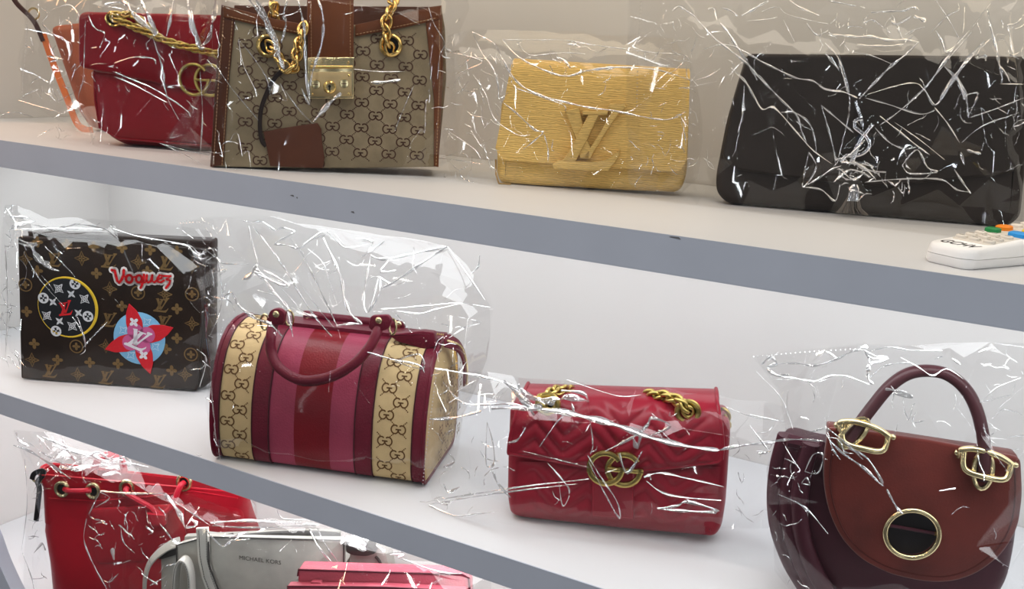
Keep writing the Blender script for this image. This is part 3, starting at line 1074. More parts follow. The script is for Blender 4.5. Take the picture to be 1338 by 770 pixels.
# silver interlaced emblem
E_ = (1080, 130, 4.817)
mb = MB()
def bar(L, w, y, c=True):
    p_ = [(x, y, z) for x, z in fr.C(E_, L, y)]
    mb.sweep(cat(p_, 5) if c else p_, rectsec(w, 0.0032, 0.0009), up=(0, 1, 0))
bar([(180, 10), (195, 60), (215, 115), (225, 170)], 0.0036, -0.0125)
bar([(290, 155), (245, 210), (215, 250), (180, 340), (165, 385)], 0.0042, -0.0150)
bar([(225, 120), (185, 130), (175, 170), (215, 205), (255, 240), (270, 290), (235, 335), (180, 355), (120, 355), (90, 400)], 0.0042, -0.0135)
bar([(200, 270), (165, 340), (150, 400), (230, 400), (300, 420)], 0.0034, -0.0115, False)
mb.obj('silver_emblem', CHROME, r4)
mb = MB()
rg = random.Random(4)
tx, tz = fr.p(1116, 248, -0.014)
MB().loft([(tz - 0.012, tx - 0.007, tx + 0.007, -0.019, -0.009, 0.004), (tz + 0.002, tx - 0.006, tx + 0.006, -0.018, -0.010, 0.004), (tz + 0.006, tx - 0.003, tx + 0.003, -0.016, -0.012, 0.0015)]).obj('tassel_cap', CHROME, r4)
for i in range(46):
    a = rg.uniform(-1, 1)
    e = tz - 0.030
    mb.tube([(tx + a * 0.006, -0.014 + rg.uniform(-.003, .003), tz - 0.008), (tx + a * 0.011, -0.016 + rg.uniform(-.003, .003), tz - 0.02), (tx + a * 0.018 + 0.002, -0.017 + rg.uniform(-.003, .003), max(e + rg.uniform(-.003, .003), 0.004))], 0.0005, 4)
mb.obj('tassel_threads', mat('taupe_thread', (0.16, 0.14, 0.12), 0.5), r4, kind='stuff')
fr4 = fr

# ================================================================== remote control
PLAST = mat('white_plastic', (0.88, 0.88, 0.88), 0.35, noise=0.02, nscale=30)
RUBB = mat('cream_rubber', (0.70, 0.66, 0.60), 0.5, noise=0.04, nscale=60)
BLK = mat('black_print', (0.02, 0.018, 0.018), 0.6)
A = on(1202, 341, Z1); B = on(1262, 354, Z1)
ang = math.radians(60)
ax = Vector((math.cos(ang), math.sin(ang), 0)); sx_ = Vector((math.sin(ang), -math.cos(ang), 0))
O = A.lerp(B, 0.5)
MR = Matrix((sx_, ax, Vector((0, 0, 1)))).transposed().to_4x4()
MR.translation = O
rr = root('remote_control', 'white plastic remote control with coloured buttons lying on the upper shelf', 'remote control', MR)
W_, L_, H_ = 0.047, 0.17, 0.0165
def rrect(w, l0, l1, r, n=6):
    o = []
    for cx, cy, a0 in ((w - r, l0 + r, -90), (w - r, l1 - r, 0), (-w + r, l1 - r, 90), (-w + r, l0 + r, 180)):
        for k_ in range(n + 1):
            a = math.radians(a0 + 90 * k_ / n)
            o.append((cx + r * math.cos(a), cy + r * math.sin(a)))
    return o
def hlay(mb, lay):
    rows = [[(x, y, z) for x, y in rrect(w, l0, l1, r)] for (z, w, l0, l1, r) in lay]
    base, m = len(mb.v), len(rows[0])
    mb.grid(rows, closed_u=True)
    mb.f.append(tuple(range(base, base + m)))
    mb.f.append(tuple(range(base + (len(rows) - 1) * m, base + len(rows) * m)))
    return mb
w2 = W_ / 2
hlay(MB(), [(0.0003, w2 - 0.003, 0.003, L_ - 0.003, 0.008), (0.003, w2 - 0.0008, 0.0008, L_ - 0.0008, 0.011), (0.0085, w2, 0, L_, 0.015)]).obj('lower_case', PLAST, rr)
hlay(MB(), [(0.0089, w2, 0, L_, 0.015), (0.0125, w2 - 0.0002, 0.0002, L_ - 0.0002, 0.015), (0.0152, w2 - 0.0012, 0.0012, L_ - 0.0012, 0.0145), (0.0165, w2 - 0.0038, 0.0038, L_ - 0.0038, 0.010)]).obj('upper_case', PLAST, rr)
hlay(MB(), [(0.0165, w2 - 0.005, 0.030, L_ - 0.006, 0.006), (0.0170, w2 - 0.0055, 0.0305, L_ - 0.0065, 0.006)]).obj('key_panel', mat('key_panel_plastic', (0.66, 0.62, 0.56), 0.5, noise=0.03), rr)
def button(x, y, w, l, m, h=0.0195):
    mb_ = MB()
    rows = [[(x + a, y + b, z) for a, b in rrect(w / 2 - i_, -l / 2 + i_, l / 2 - i_, min(w, l) * 0.35)] for z, i_ in ((0.0168, 0), (h - 0.0006, 0.0001), (h, 0.0008))]
    mb_.grid(rows, closed_u=True)
    n_ = len(rows[0])
    mb_.f.append(tuple(range(2 * n_, 3 * n_)))
    return mb_.obj('button', m, rr)
def mark(o, x, y, w, z=0.0196):
    mb_ = MB()
    mb_.add([(x - w, y - 0.0005, z), (x + w, y - 0.0005, z), (x + w, y + 0.0005, z), (x - w, y + 0.0005, z)], [(0, 1, 2, 3)])
    mb_.obj('key_print', BLK, o, smooth=False)
for j in range(3):
    for i in range(3):
        x, y = -0.0125 + 0.0125 * i, 0.038 + 0.013 * j
        if i == 2 and j == 0:
            x += 0.001
        o = button(x, y, 0.0095, 0.0070, RUBB)
        mark(o, x, y, 0.0026)
GREEN = mat('green_rubber', (0.02, 0.22, 0.07), 0.4); ORG = mat('orange_rubber', (0.80, 0.24, 0.02), 0.4); BLU = mat('blue_rubber', (0.03, 0.30, 0.75), 0.4)
button(-0.012, 0.080, 0.013, 0.0095, GREEN, 0.0205)
button(0.012, 0.080, 0.016, 0.0115, BLU, 0.0205)
button(-0.012, 0.096, 0.013, 0.013, ORG, 0.0205)
button(0.012, 0.097, 0.013, 0.0115, mat('yellow_rubber', (0.75, 0.55, 0.05), 0.4), 0.0205)
for j in range(2):
    for i in range(3):
        o = button(-0.0125 + 0.0125 * i, 0.115 + 0.014 * j, 0.0095, 0.0075, RUBB)
me = text_mesh('GCHV', 0.0125, 0.0, shear=0.2, bold=0.00012)
me.transform(Matrix.Translation((0.0, 0.0165, 0.01675)) @ Matrix.Scale(0.95, 4, (1, 0, 0)) @ Matrix.Scale(1.25, 4, (0, 1, 0)))
link('brand_print', me, BLK, rr, smooth=False)
# the handset thickens away from its rounded end: its face rises towards the coloured keys
def rise(o):
    for c_ in o.children:
        for v in c_.data.vertices:
            if v.co.z > 0.0115:
                v.co.z += 0.085 * v.co.y
        rise(c_)
bpy.context.view_layer.update()
rise(rr)

# ================================================================== 5  brown monogram pouch with patches
BRN = mat('brown_coated_canvas', (0.018, 0.010, 0.0065), 0.28, noise=0.25, nscale=30, bump=0.08, bscale=500, coat=0.10)
MONO = mat('gold_brown_print', (0.15, 0.092, 0.034), 0.4, noise=0.15, nscale=60)
fr = Fr((27, 497), (260, 513), Z2, yaw=26)
r5 = root('monogram_pouch', 'flat dark brown monogram pouch with a round black patch and red flower patch', 'pouch', fr.M)
pc = lambda L, y=0.0: [(x, max(z, 0.0008)) for x, z in fr.C(K_POU, L, y)]
q = pc([(66, 140), (762, 186), (736, 716), (78, 670)])
q = rnd_poly(q, 0.004)
mb = MB()
# wedge body: thick bottom, thin top
ztop = max(p[1] for p in q)
mb.slab(q, 0.0, 0.012, 0.002, 2)
mb.obj('front_panel', BRN, r5)
q2 = rnd_poly(pc([(80, 128), (775, 160), (772, 690), (740, 716), (90, 668)], 0.0), 0.004)
bk = [(x + 0.002, z) for x, z in q2]
MB().slab(bk, 0.012, 0.040, 0.004, 2).obj('back_panel', mat('brown_canvas_side', (0.022, 0.013, 0.009), 0.4, noise=0.2, nscale=30), r5)
a, b = pc([(84, 132), (772, 166)])
MB().tube([(a[0], 0.016, a[1] + 0.0005), (b[0], 0.016, b[1] + 0.0005)], 0.0014, 8).obj('zip', mat('brown_zip', (0.03, 0.018, 0.012), 0.5), r5)
x, z = fr.p(276, 386, 0.03)
MB().slab(rnd_poly([(x - 0.004, z + 0.012), (x + 0.004, z + 0.012), (x + 0.005, z - 0.010), (x - 0.003, z - 0.010)], 0.002), 0.028, 0.031, 0.001, 2).obj('zip_pull', mat('natural_leather', (0.42, 0.16, 0.08), 0.5, noise=0.1), r5)
fx = lambda x, z: (x, -0.0004, z)
S = fr.sc(1)
mb = MB()
def flower(cx, cy, r=7.2):
    x, z = pc([(cx, cy)])[0]
    for p_ in petals(x, z, r * S, 0.0):
        blob(mb, p_, fx)
def flo_star(cx, cy, r=9.5):
    x, z = pc([(cx, cy)])[0]
    star_diamond(mb, x, z, r * S, fx, 1.4 * S)
def flo_circ(cx, cy, r=8.5):
    x, z = pc([(cx, cy)])[0]
    stroke(mb, ell(x, z, r * S, r * S, 24) + [(x + r * S, z)], 1.6 * S, fx, cap=False)
    for p_ in petals(x, z, r * 0.62 * S, 0.0):
        blob(mb, p_, fx)
def flo_lv(cx, cy, h=20):
    x, z = pc([(cx, cy)])[0]
    lv_print(mb, x, z, h * S, fx)
for c_ in ((140, 160), (250, 170), (350, 178), (455, 182), (560, 190), (660, 195), (140, 268), (360, 278), (128, 540), (550, 270), (660, 410), (455, 400), (660, 520), (100, 420), (335, 610), (440, 615), (620, 560), (215, 600), (640, 640)):
    flower(*c_)
for c_ in ((305, 222), (515, 235), (716, 250), (95, 222), (410, 335), (615, 355), (716, 465), (395, 548), (120, 600), (290, 655), (495, 670), (690, 655)):
    flo_star(*c_)
for c_ in ((95, 320), (515, 350), (716, 355), (285, 550), (712, 580)):
    flo_circ(*c_)
for c_ in ((200, 225), (405, 230), (618, 238), (405, 450), (600, 395), (186, 640), (395, 665), (590, 680), (610, 460)):
    flo_lv(*c_)
mb.obj('monogram_print', MONO, r5, smooth=False, kind='stuff')
# round black patch
KP = (40, 350, 7.7)
kp = lambda L: fr.C(KP, L)
cx, cz = kp([(375, 397)])[0]
R_ = 300 / 7.7 * S
pa = MB().slab(ell(cx, cz, R_, R_ * 1.02, 40), -0.0016, 0.0, 0.0006, 2).obj('round_patch', mat('black_patch', (0.008, 0.009, 0.012), 0.5, noise=0.1), r5, label='black round patch with yellow rim')
mb = MB()
path, scl = [], []
for i in range(48):
    a = 2 * math.pi * i / 48
    path.append((cx + R_ * math.cos(a), -0.0016, cz + R_ * 1.02 * math.sin(a)))
    scl.append(0.62 + 0.45 * math.cos(a - 0.25))
mb.sweep(path, circ(0.0022, 8, 0.0008), up=(0, 1, 0), closed=True, scale=scl)
mb.obj('yellow_rim', mat('yellow_thread', (0.66, 0.45, 0.03), 0.5, noise=0.1), pa)
mb = MB()
fp = lambda x, z: (x, -0.0020, z)
u7 = S / 7.7
def w_circ(cx_, cy_, r):
    x, z = kp([(cx_, cy_)])[0]
    pts_ = ell(x, z, r * u7, r * u7, 18)
    stroke(mb, pts_ + pts_[:1], r * 0.42 * u7, fp, cap=False)
    for k_ in range(4):
        a = math.radians(45 + 90 * k_ + 10)
        blob(mb, ell(x + r * 0.62 * u7 * math.cos(a), z + r * 0.62 * u7 * math.sin(a), r * 0.26 * u7, r * 0.26 * u7, 8), fp)
    blob(mb, ell(x, z, r * 0.2 * u7, r * 0.2 * u7, 8), fp)
for c_ in ((453, 160, 46), (135, 302, 46), (583, 487, 46), (262, 634, 46)):
    w_circ(*c_)
for cx_, cy_ in ((288, 207), (548, 312), (170, 480), (425, 585)):
    x, z = kp([(cx_, cy_)])[0]
    star_diamond(mb, x, z, 60 * u7, fp, 10 * u7, rot=math.radians(50))
for cx_, cy_ in ((415, 262), (230, 342), (488, 452), (298, 535)):
    x, z = kp([(cx_, cy_)])[0]
    for p_ in petals(x, z, 52 * u7, math.radians(50), False):
        blob(mb, [(x + (a - x), z + (b - z)) for a, b in p_], fp)
    blob(mb, ell(x, z, 20 * u7, 20 * u7, 8), fp)
mb.obj('white_print', mat('white_patch_print', (0.62, 0.64, 0.68), 0.5), pa, smooth=False)
mb = MB()
x, z = kp([(350, 405)])[0]
lv_print(mb, x, z, 150 * u7, lambda x, z: (x, -0.0021, z), rot=math.radians(12))
mb.obj('red_letters', mat('red_print', (0.55, 0.015, 0.02), 0.5), pa, smooth=False)
# flower patch
KF = (130, 390, 7.0)
kf = lambda L: fr.C(KF, L)
cx, cz = kf([(367, 365)])[0]
R_ = 240 / 7 * S
pb = MB().slab(ell(cx, cz, R_, R_ * 1.03, 40), -0.0014, 0.0, 0.0005, 2).obj('flower_patch', mat('sky_blue_patch', (0.19, 0.44, 0.68), 0.55, noise=0.06), r5, label='pale blue round patch with red flower')
mb = MB()
for L in ([(275, 45), (345, 110), (395, 200), (405, 290), (370, 365), (275, 310), (248, 230), (248, 130)],
          [(680, 265), (630, 330), (560, 385), (470, 408), (370, 365), (415, 275), (480, 240), (580, 240)],
          [(470, 690), (395, 620), (340, 530), (328, 450), (370, 365), (455, 412), (490, 500), (495, 590)],
          [(55, 465), (110, 400), (185, 345), (270, 322), (370, 365), (330, 455), (270, 485), (150, 492)]):
    mb.slab(rnd_poly(kf(L), [0.0005] + [0.003] * 7, 3), -0.0024, -0.001, 0.0004, 1)
mb.obj('red_petals', mat('scarlet_patch', (0.56, 0.012, 0.022), 0.5, noise=0.05), pb, angle=25)
mb = MB()
for a, b in ((335, 300), (440, 330), (400, 435), (290, 400)):
    blob(mb, ell(*kf([(a, b)])[0], 76 / 7 * S, 76 / 7 * S, 24), lambda x, z: (x, -0.0027, z))
mb.obj('pink_center', mat('magenta_patch', (0.52, 0.10, 0.26), 0.5, noise=0.05), pb, smooth=False)
mb = MB()
fp2 = lambda x, z: (x, -0.0030, z)
x, z = kf([(355, 368)])[0]
lv_print(mb, x, z, 205 / 7 * S, fp2, rot=math.radians(-18))
for a, b in ((322, 214), (410, 515)):
    x, z = kf([(a, b)])[0]
    for p_ in petals(x, z, 46 / 7 * S, math.radians(40), True):
        blob(mb, p_, fp2)
mb.obj('white_print', mat('pale_print', (0.70, 0.68, 0.74), 0.5), pb, smooth=False)
for a, b in ((222, 290), (440, 215), (515, 440), (292, 515)):
    x, z = kf([(a, b)])[0]
    mb = MB()
    star_diamond(mb, x, z, 48 / 7 * S, lambda x, z: (x, -0.0018, z), 8 / 7 * S, rot=math.radians(40), star=False)
    mb.obj('star_outline', mat('ice_blue_print', (0.46, 0.66, 0.82), 0.5), pb, smooth=False)
# word patch
KV = (130, 330, 11.0)
kv = lambda L: fr.C(KV, L)
WORD = [([(185, 250), (228, 258), (245, 330), (265, 405), (290, 428), (325, 390), (352, 320), (358, 250)], 40),
        ([(350, 338), (395, 350)], 26),
        (ell(435, 375, 46, 54, 18) + [(481, 375)], 38), ([(478, 352), (530, 345)], 24),
        (ell(575, 376, 42, 52, 18) + [(617, 376)], 36), ([(648, 316), (640, 400), (612, 480), (598, 505)], 36),
        ([(600, 430), (660, 430), (695, 400)], 22),
        ([(690, 322), (682, 400), (705, 428), (740, 415), (768, 322)], 34), ([(768, 322), (762, 405), (795, 425), (830, 400)], 32),
        ([(838, 388), (900, 362), (906, 330), (872, 322), (838, 372), (850, 418), (892, 424), (935, 398)], 32),
        ([(930, 334), (1028, 336), (972, 385)], 34), ([(972, 385), (1022, 402), (1010, 450), (962, 508)], 34)]
wp = MB(); rp = MB()
u11 = S / 11
for pl, w in WORD:
    p_ = kv(pl)
    stroke(wp, p_, (w + 62) * u11, lambda x, z: (x, -0.0012, z))
    stroke(rp, p_, w * u11, lambda x, z: (x, -0.0020, z))
    for q_ in p_[1:-1]:
        blob(wp, ell(q_[0], q_[1], (w + 62) / 2 * u11, (w + 62) / 2 * u11, 12), lambda x, z: (x, -0.0012, z))
        blob(rp, ell(q_[0], q_[1], w / 2 * u11, w / 2 * u11, 10), lambda x, z: (x, -0.0020, z))
po = wp.obj('word_patch', mat('white_felt', (0.72, 0.68, 0.66), 0.7), r5, smooth=False, label='white patch with red script lettering')
rp.obj('red_lettering', mat('red_felt', (0.55, 0.008, 0.012), 0.6), po, smooth=False)
fr5 = fr

# ================================================================== 6  striped boston bag
BURG = mat('burgundy_leather', (0.11, 0.006, 0.018), 0.38, noise=0.18, nscale=18, bump=0.25, bscale=420, kind='pebble', coat=0.03)
PINK = mat('dusty_pink_leather', (0.26, 0.035, 0.070), 0.42, noise=0.10, nscale=18, bump=0.22, bscale=420, kind='pebble')
CHER = mat('cherry_leather', (0.15, 0.004, 0.009), 0.33, noise=0.12, nscale=18, bump=0.2, bscale=420, kind='pebble', coat=0.04)
SAND = mat('sand_canvas', (0.50, 0.37, 0.19), 0.65, noise=0.08, nscale=40, bump=0.25, bscale=900, kind='weave')
fr = Fr((285, 602), (548, 627), Z2, yaw=18.5, anchor=0.0)
fr.M = fr.M
r6 = root('striped_boston_bag', 'barrel bag with burgundy, pink and red stripes and sand monogram canvas panels', 'handbag', fr.M)
hz = fr.p(430, 430, 0.0)[1] - 0.018
YD = 0.150
half = [(0.020, 0.0035), (0.004, 0.006), (-0.004, 0.022), (-0.007, 0.055), (-0.003, 0.095), (0.012, hz * 0.80), (0.036, hz * 0.945), (0.062, hz * 0.995), (YD / 2, hz)]
pf = cat(half, 6)
pf = pf + [(YD - y, z) for y, z in reversed(pf[:-1])]
def body_strip(name, xa, xb, m, infl=0.0, n=6, lab=None, squeeze=None):
    mb_ = MB()
    rows_ = []
    for i in range(n + 1):
        t = i / n
        x = xa + (xb - xa) * t
        rows_.append([(x, y + (infl * (-1 if y < YD / 2 else 1)), z) for y, z in pf])
    mb_.grid(rows_)
    me_ = mb_.mesh(name)
    return link(name, me_, m, r6, angle=60, label=lab)
bx = lambda px, py=520: fr.p(px, py, -0.005)[0]
STR = [(277, 287, BURG, 'end_trim'), (287, 330, SAND, 'canvas_panel'), (330, 352, BURG, 'leather_stripe'), (352, 385, PINK, 'leather_stripe'), (385, 432, CHER, 'leather_stripe'), (432, 465, PINK, 'leather_stripe'), (465, 488, BURG, 'leather_stripe'), (488, 541, SAND, 'canvas_panel'), (541, 556, BURG, 'end_trim')]
for a, b, m, nm in STR:
    body_strip(nm, bx(a), bx(b), m, 0.0012 if m in (BURG,) else 0.0)
# seam edges between the stripes
for a in (287, 330, 352, 465, 488, 541):
    MB().tube([(bx(a), y + (-0.0012 if y < YD / 2 else 0.0012), z) for y, z in pf], 0.0010, 5).obj('seam', mat('burgundy_edge', (0.045, 0.006, 0.010), 0.45), r6)
def prof_at(s_):
    """point on the front profile at arc length s_ from the bottom"""
    acc = 0
    for a, b in zip(pf, pf[1:]):
        L = math.hypot(b[0] - a[0], b[1] - a[1])
        if acc + L >= s_:
            t = (s_ - acc) / L
            n_ = (-(b[1] - a[1]) / L, (b[0] - a[0]) / L)
            return a[0] + (b[0] - a[0]) * t + n_[0] * 0.0005, a[1] + (b[1] - a[1]) * t + n_[1] * 0.0005
        acc += L
    return pf[-1]
mb = MB()
fb = lambda x, s_: (x, *prof_at(max(s_, 0.0)))
k6 = fr.sc(1)
for a, b, off in ((288, 329, 8), (489, 540, 14)):
    xa, xb = bx(a), bx(b)
    gg_field(mb, xa - 0.03, xb + 0.03, 0.006, 0.235, 34 * k6, 17 * k6, 11.2 * k6, fb, inside=lambda x, z: xa + 0.004 < x < xb - 0.004 and z < 0.235, ox=off * k6)
mb.obj('canvas_print', mat('brown_gg_print', (0.125, 0.062, 0.022), 0.6), r6, smooth=False, kind='stuff')
# ends
for xe, sg, nm in ((bx(277), -1, 'end_panel'), (bx(556), 1, 'end_panel')):
    mb = MB()
    cy_, cz_ = YD / 2, hz * 0.5
    rows = [[(xe + sg * 0.010 * (1 - q_ ** 4), cy_ + (y - cy_) * q_, cz_ + (z - cz_) * q_) for y, z in pf] for q_ in (1.0, 0.95, 0.85, 0.6, 0.3, 0.02)]
    mb.grid(rows, closed_u=True)
    mb.obj(nm, SAND if sg > 0 else BURG, r6, angle=60)
    MB().tube([(xe, y, z) for y, z in pf] , 0.0028, 8, closed=True).obj('end_piping', BURG, r6)
mb = MB()
xe = bx(556)
gg_field(mb, 0.0, YD, 0.0, hz, 34 * k6, 17 * k6, 11.2 * k6, lambda y, z: (xe + 0.0116, y, z), inside=lambda y, z: 0.02 < y < YD - 0.02 and 0.02 < z < hz - 0.03)
mb.obj('canvas_print', mat('brown_gg_print', (0.125, 0.062, 0.022), 0.6), r6, smooth=False, kind='stuff')
# zip: dark red tape along the top, gold teeth, leather end
zx0, zx1 = bx(330), bx(556)
MB().box(zx0, zx1, YD / 2 - 0.016, YD / 2 + 0.016, hz - 0.001, hz + 0.0035).obj('zip_tape', BURG, r6, smooth=False)
mb = MB()
zp = [(zx0 + (zx1 - zx0) * i / 40, YD / 2, hz + 0.004) for i in range(33, 41)] + [(zx1 + 0.012, YD / 2 + 0.004, hz - 0.012), (zx1 + 0.014, YD / 2 + 0.012, hz - 0.03), (zx1 + 0.0145, YD / 2 + 0.018, hz - 0.055)]
stitches(mb, zp, 0.0026, 0.0014, 0.0016)
mb.obj('zip_teeth', GOLD, r6, smooth=False, kind='stuff')
zs = fr.P([(508, 437), (552, 432), (568, 434), (570, 452), (556, 456), (520, 446)], YD * 0.3)
MB().slab(rnd_poly(zs, 0.003), YD * 0.28, YD * 0.36, 0.0015, 2).obj('zip_end_tab', BURG, r6)
mb = MB()
mb.sweep(cat([(zx1 + 0.006, YD * 0.35, hz + 0.004), (zx1 + 0.020, YD * 0.45, hz - 0.006), (zx1 + 0.026, YD * 0.55, hz - 0.03), (zx1 + 0.026, YD * 0.6, hz - 0.06)], 6), rectsec(0.018, 0.003), up=(1, 0, 0.3))
mb.obj('zip_side_tape', BURG, r6)
mb = MB()
stitches(mb, cat([(zx1 + 0.010, YD * 0.33, hz + 0.005), (zx1 + 0.024, YD * 0.43, hz - 0.005), (zx1 + 0.029, YD * 0.53, hz - 0.03), (zx1 + 0.029, YD * 0.58, hz - 0.06)], 8), 0.0026, 0.0014, 0.0016)
mb.obj('zip_teeth', PGOLD, r6, smooth=False, kind='stuff')
# handles
def handle(pts3, r):
    p_ = cat(pts3, 7)
    o = MB().tube(p_, r, 12).obj('handle', BURG, r6)
    MB().sweep([Vector(q_) + Vector((0, 0.2 * r, -r * 0.95)) for q_ in p_], rectsec(r * 0.5, r * 0.35), up=(0, 1, 0)).obj('handle_edge', mat('dark_edge_paint', (0.03, 0.006, 0.008), 0.4), o)
    return o
hp = [(359, 414), (354, 440), (355, 462), (366, 482), (394, 497), (430, 493), (462, 476), (484, 452), (494, 430), (498, 418)]
hy = [-0.014 + 0.028, -0.006, -0.012, -0.020, -0.026, -0.026, -0.022, -0.012, 0.0, 0.012]
handle([(*(lambda q_: (q_[0], y_, q_[1]))(fr.p(a, b, y_)),) for (a, b), y_ in zip(hp, hy)], 0.0062)
bh = [(398, 416), (410, 412), (430, 417), (448, 422), (470, 428), (505, 426), (520, 424)]
handle([(lambda q_: (q_[0], YD * 0.62, max(q_[1], hz + 0.006)))(fr.p(a, b, YD * 0.62)) for a, b in bh], 0.0055)
def tab_(L, y, rv, back=False):
    p_ = rnd_poly(fr.P(L, y), 0.004)
    o = MB().slab(p_, y - 0.004, y + 0.004, 0.0018, 2).obj('handle_tab', BURG, r6)
    if rv:
        x_, z_ = fr.p(*rv, y - 0.004)
        MB().disc((x_, y - 0.0038, z_), 0.0042, 0.0018, 16, 0.001).obj('rivet', PGOLD, o)
    return o
tab_([(349, 417), (355, 404), (366, 402), (374, 408), (372, 424), (352, 424)], 0.002, (361, 411))
tab_([(482, 428), (485, 412), (508, 411), (513, 418), (508, 430), (492, 434)], 0.0, (495, 419))
tab_([(392, 424), (396, 414), (406, 412), (412, 418), (410, 426)], YD * 0.62, (402, 419))
tab_([(515, 430), (518, 420), (528, 420), (530, 430)], YD * 0.62, (521, 424))
for a, b, sx in ((346, 421, 0.7), (378, 416, 0.7), (513, 427, 0.55)):
    x, z = fr.p(a, b, 0.008)
    MB().torus((x, 0.008, z), 0.0075, 0.0015, 20, 8, 'y', sx=sx, sz=1.25).obj('handle_ring', PGOLD, r6)
fr6 = fr

# ================================================================== 7  red chevron flap bag
RED7 = mat('cherry_red_leather', (0.24, 0.009, 0.022), 0.34, noise=0.10, nscale=16, bump=0.12, bscale=120, coat=0.05)
fr = Fr((672, 680), (932, 713), Z2, yaw=20)
r7 = root('red_chevron_bag', 'cherry red chevron quilted flap bag with interlocking gold letters on the middle shelf', 'handbag', fr.M)
cm = lambda L, y=0.0: [(x, max(z, 0.0008)) for x, z in fr.C(K_MAR, L, y)]
bo = rnd_poly(cm([(348, 200), (1150, 250), (1158, 290), (1140, 560), (1125, 650), (1100, 684), (760, 655), (390, 622), (350, 600), (338, 540), (340, 420)]), [0.01, 0.01, 0.006, 0.01, 0.01, 0.014, 0, 0.018, 0.012, 0.01, 0.01])
MB().slab(bo, 0.0, 0.062, 0.012, 4, puff=0.004).obj('body', RED7, r7)
# quilted lower front
X0, Zb = cm([(345, 610)], -0.004)[0]
mb = MB()
zl = lambda L: (lambda p_: (lambda x: p_[0][1] + (p_[1][1] - p_[0][1]) * (x - p_[0][0]) / (p_[1][0] - p_[0][0])))(cm(L, -0.006))
xa, xb = cm([(376, 500)], -0.006)[0][0], cm([(1104, 560)], -0.006)[0][0]
quilt_panel(mb, fr, (xa, xb, zl([(360, 400), (1130, 420)]), zl([(376, 588), (1104, 640)])), -0.0048, 0.0045, 0.020, 80, 30, tri_fn(0.062, 0.030), skew=-0.07)
mb.obj('quilted_front', RED7, r7, angle=75)
MB().slab(rnd_poly(cm([(650, 400), (803, 415), (803, 612), (650, 600)], -0.01), 0.002), -0.0115, -0.006, 0.0012, 2).obj('center_strap', RED7, r7)
mb = MB()
for L in ([(655, 420), (655, 596), (798, 606), (798, 430)],):
    stitches(mb, [(x, -0.0117, z) for x, z in cm(L, -0.0117)], 0.0032, 0.0020, 0.0004)
mb.obj('stitching', mat('red_thread', (0.34, 0.03, 0.05), 0.6), r7, smooth=False, kind='stuff')
# flap: quilted front and rolled top
mb = MB()
ftop = zl([(372, 172), (1128, 196)])
def fbot(x):
    P_ = cm([(350, 372), (470, 392), (620, 418), (740, 440), (850, 432), (1000, 416), (1110, 404), (1135, 380)], -0.014)
    for a, b in zip(P_, P_[1:]):
        if x <= b[0]:
            return a[1] + (b[1] - a[1]) * (x - a[0]) / (b[0] - a[0])
    return P_[-1][1]
xa, xb = cm([(350, 300)], -0.014)[0][0], cm([(1134, 300)], -0.014)[0][0]
rows = []
nx, nz = 90, 44
for j in range(nz + 1):
    t = j / nz
    row = []
    for i in range(nx + 1):
        s_ = i / nx
        inset = 0.010 * t * t
        x = xa + inset * (1 - s_) + (xb - xa - inset) * s_
        z = fbot(x) + (ftop(x) - fbot(x)) * t
        ph = (z + 0.07 * x + tri_fn(0.062, 0.030)(x)) / 0.020
        e = min(1, 9 * min(s_, 1 - s_, t, 1 - t))
        y = -0.0135 - 0.0042 * e * abs(math.sin(math.pi * ph)) ** 0.55
        y += 0.018 * max(0, (t - 0.55) / 0.45) ** 2.2
        row.append((x, y, z))
    rows.append(row)
for (dy, dz) in ((0.012, 0.0035), (0.026, 0.004), (0.040, 0.0025), (0.052, -0.003), (0.058, -0.012)):
    rows.append([(p_[0], p_[1] + dy, p_[2] + dz) for p_ in rows[nz]])
mb.grid(rows)
nr = len(rows)
fl7 = mb.obj('flap', RED7, r7, angle=75)
mb = MB()
edge = [(p_[0], p_[1] + 0.001, p_[2]) for p_ in rows[0]]
side = [tuple(Vector(rows[j][0]) + Vector((0, 0.001, 0))) for j in range(nr - 3, -1, -1)]
side2 = [tuple(Vector(rows[j][-1]) + Vector((0, 0.001, 0))) for j in range(nr - 2)]
mb.tube(side + edge[1:-1] + side2, 0.0022, 8)
mb.obj('flap_piping', RED7, fl7)
k7 = fr.sc(1)
for a, b, yy in ((791.3, 612.0, -0.0262), (815.3, 614.0, -0.0228)):
    x, z = fr.p(a, b, yy)
    letter_g(x, yy, z, 20.6 * k7, 8.2 * k7, 0.0052).obj('letter_g_clasp', mat('clasp_gold', (0.46, 0.34, 0.11), 0.27, 1.0, noise=0.10, nscale=60), r7)
lk7 = link_mesh(0.0150, 0.0105, 0.0022)
for (a, b) in ((1000, 214), (492, 188)):
    x, z = cm([(a, b)], -0.006)[0]
    eyelet(r7, x, -0.0095, z, 0.0112, 0.0032, AGOLD, sx=1.0)
def cp7(L, ys):
    return cat([(lambda q_: (q_[0], y_, q_[1]))(cm([l_], y_)[0]) for l_, y_ in zip(L, ys)], 5)
chain(r7, cp7([(1000, 216), (985, 192), (950, 172), (905, 160), (850, 158), (820, 168)], (-0.012, -0.014, -0.006, 0.008, 0.02, 0.03)), lk7, 0.0066, AGOLD, twist=62)
chain(r7, cp7([(492, 190), (470, 175), (500, 150), (540, 138), (590, 145)], (-0.012, -0.013, 0.0, 0.014, 0.03)), lk7, 0.0074, AGOLD, twist=62)
chain(r7, cp7([(1132, 232), (1140, 262), (1138, 296)], (0.02, 0.018, 0.02)), lk7, 0.0074, AGOLD, twist=62)
fr7 = fr

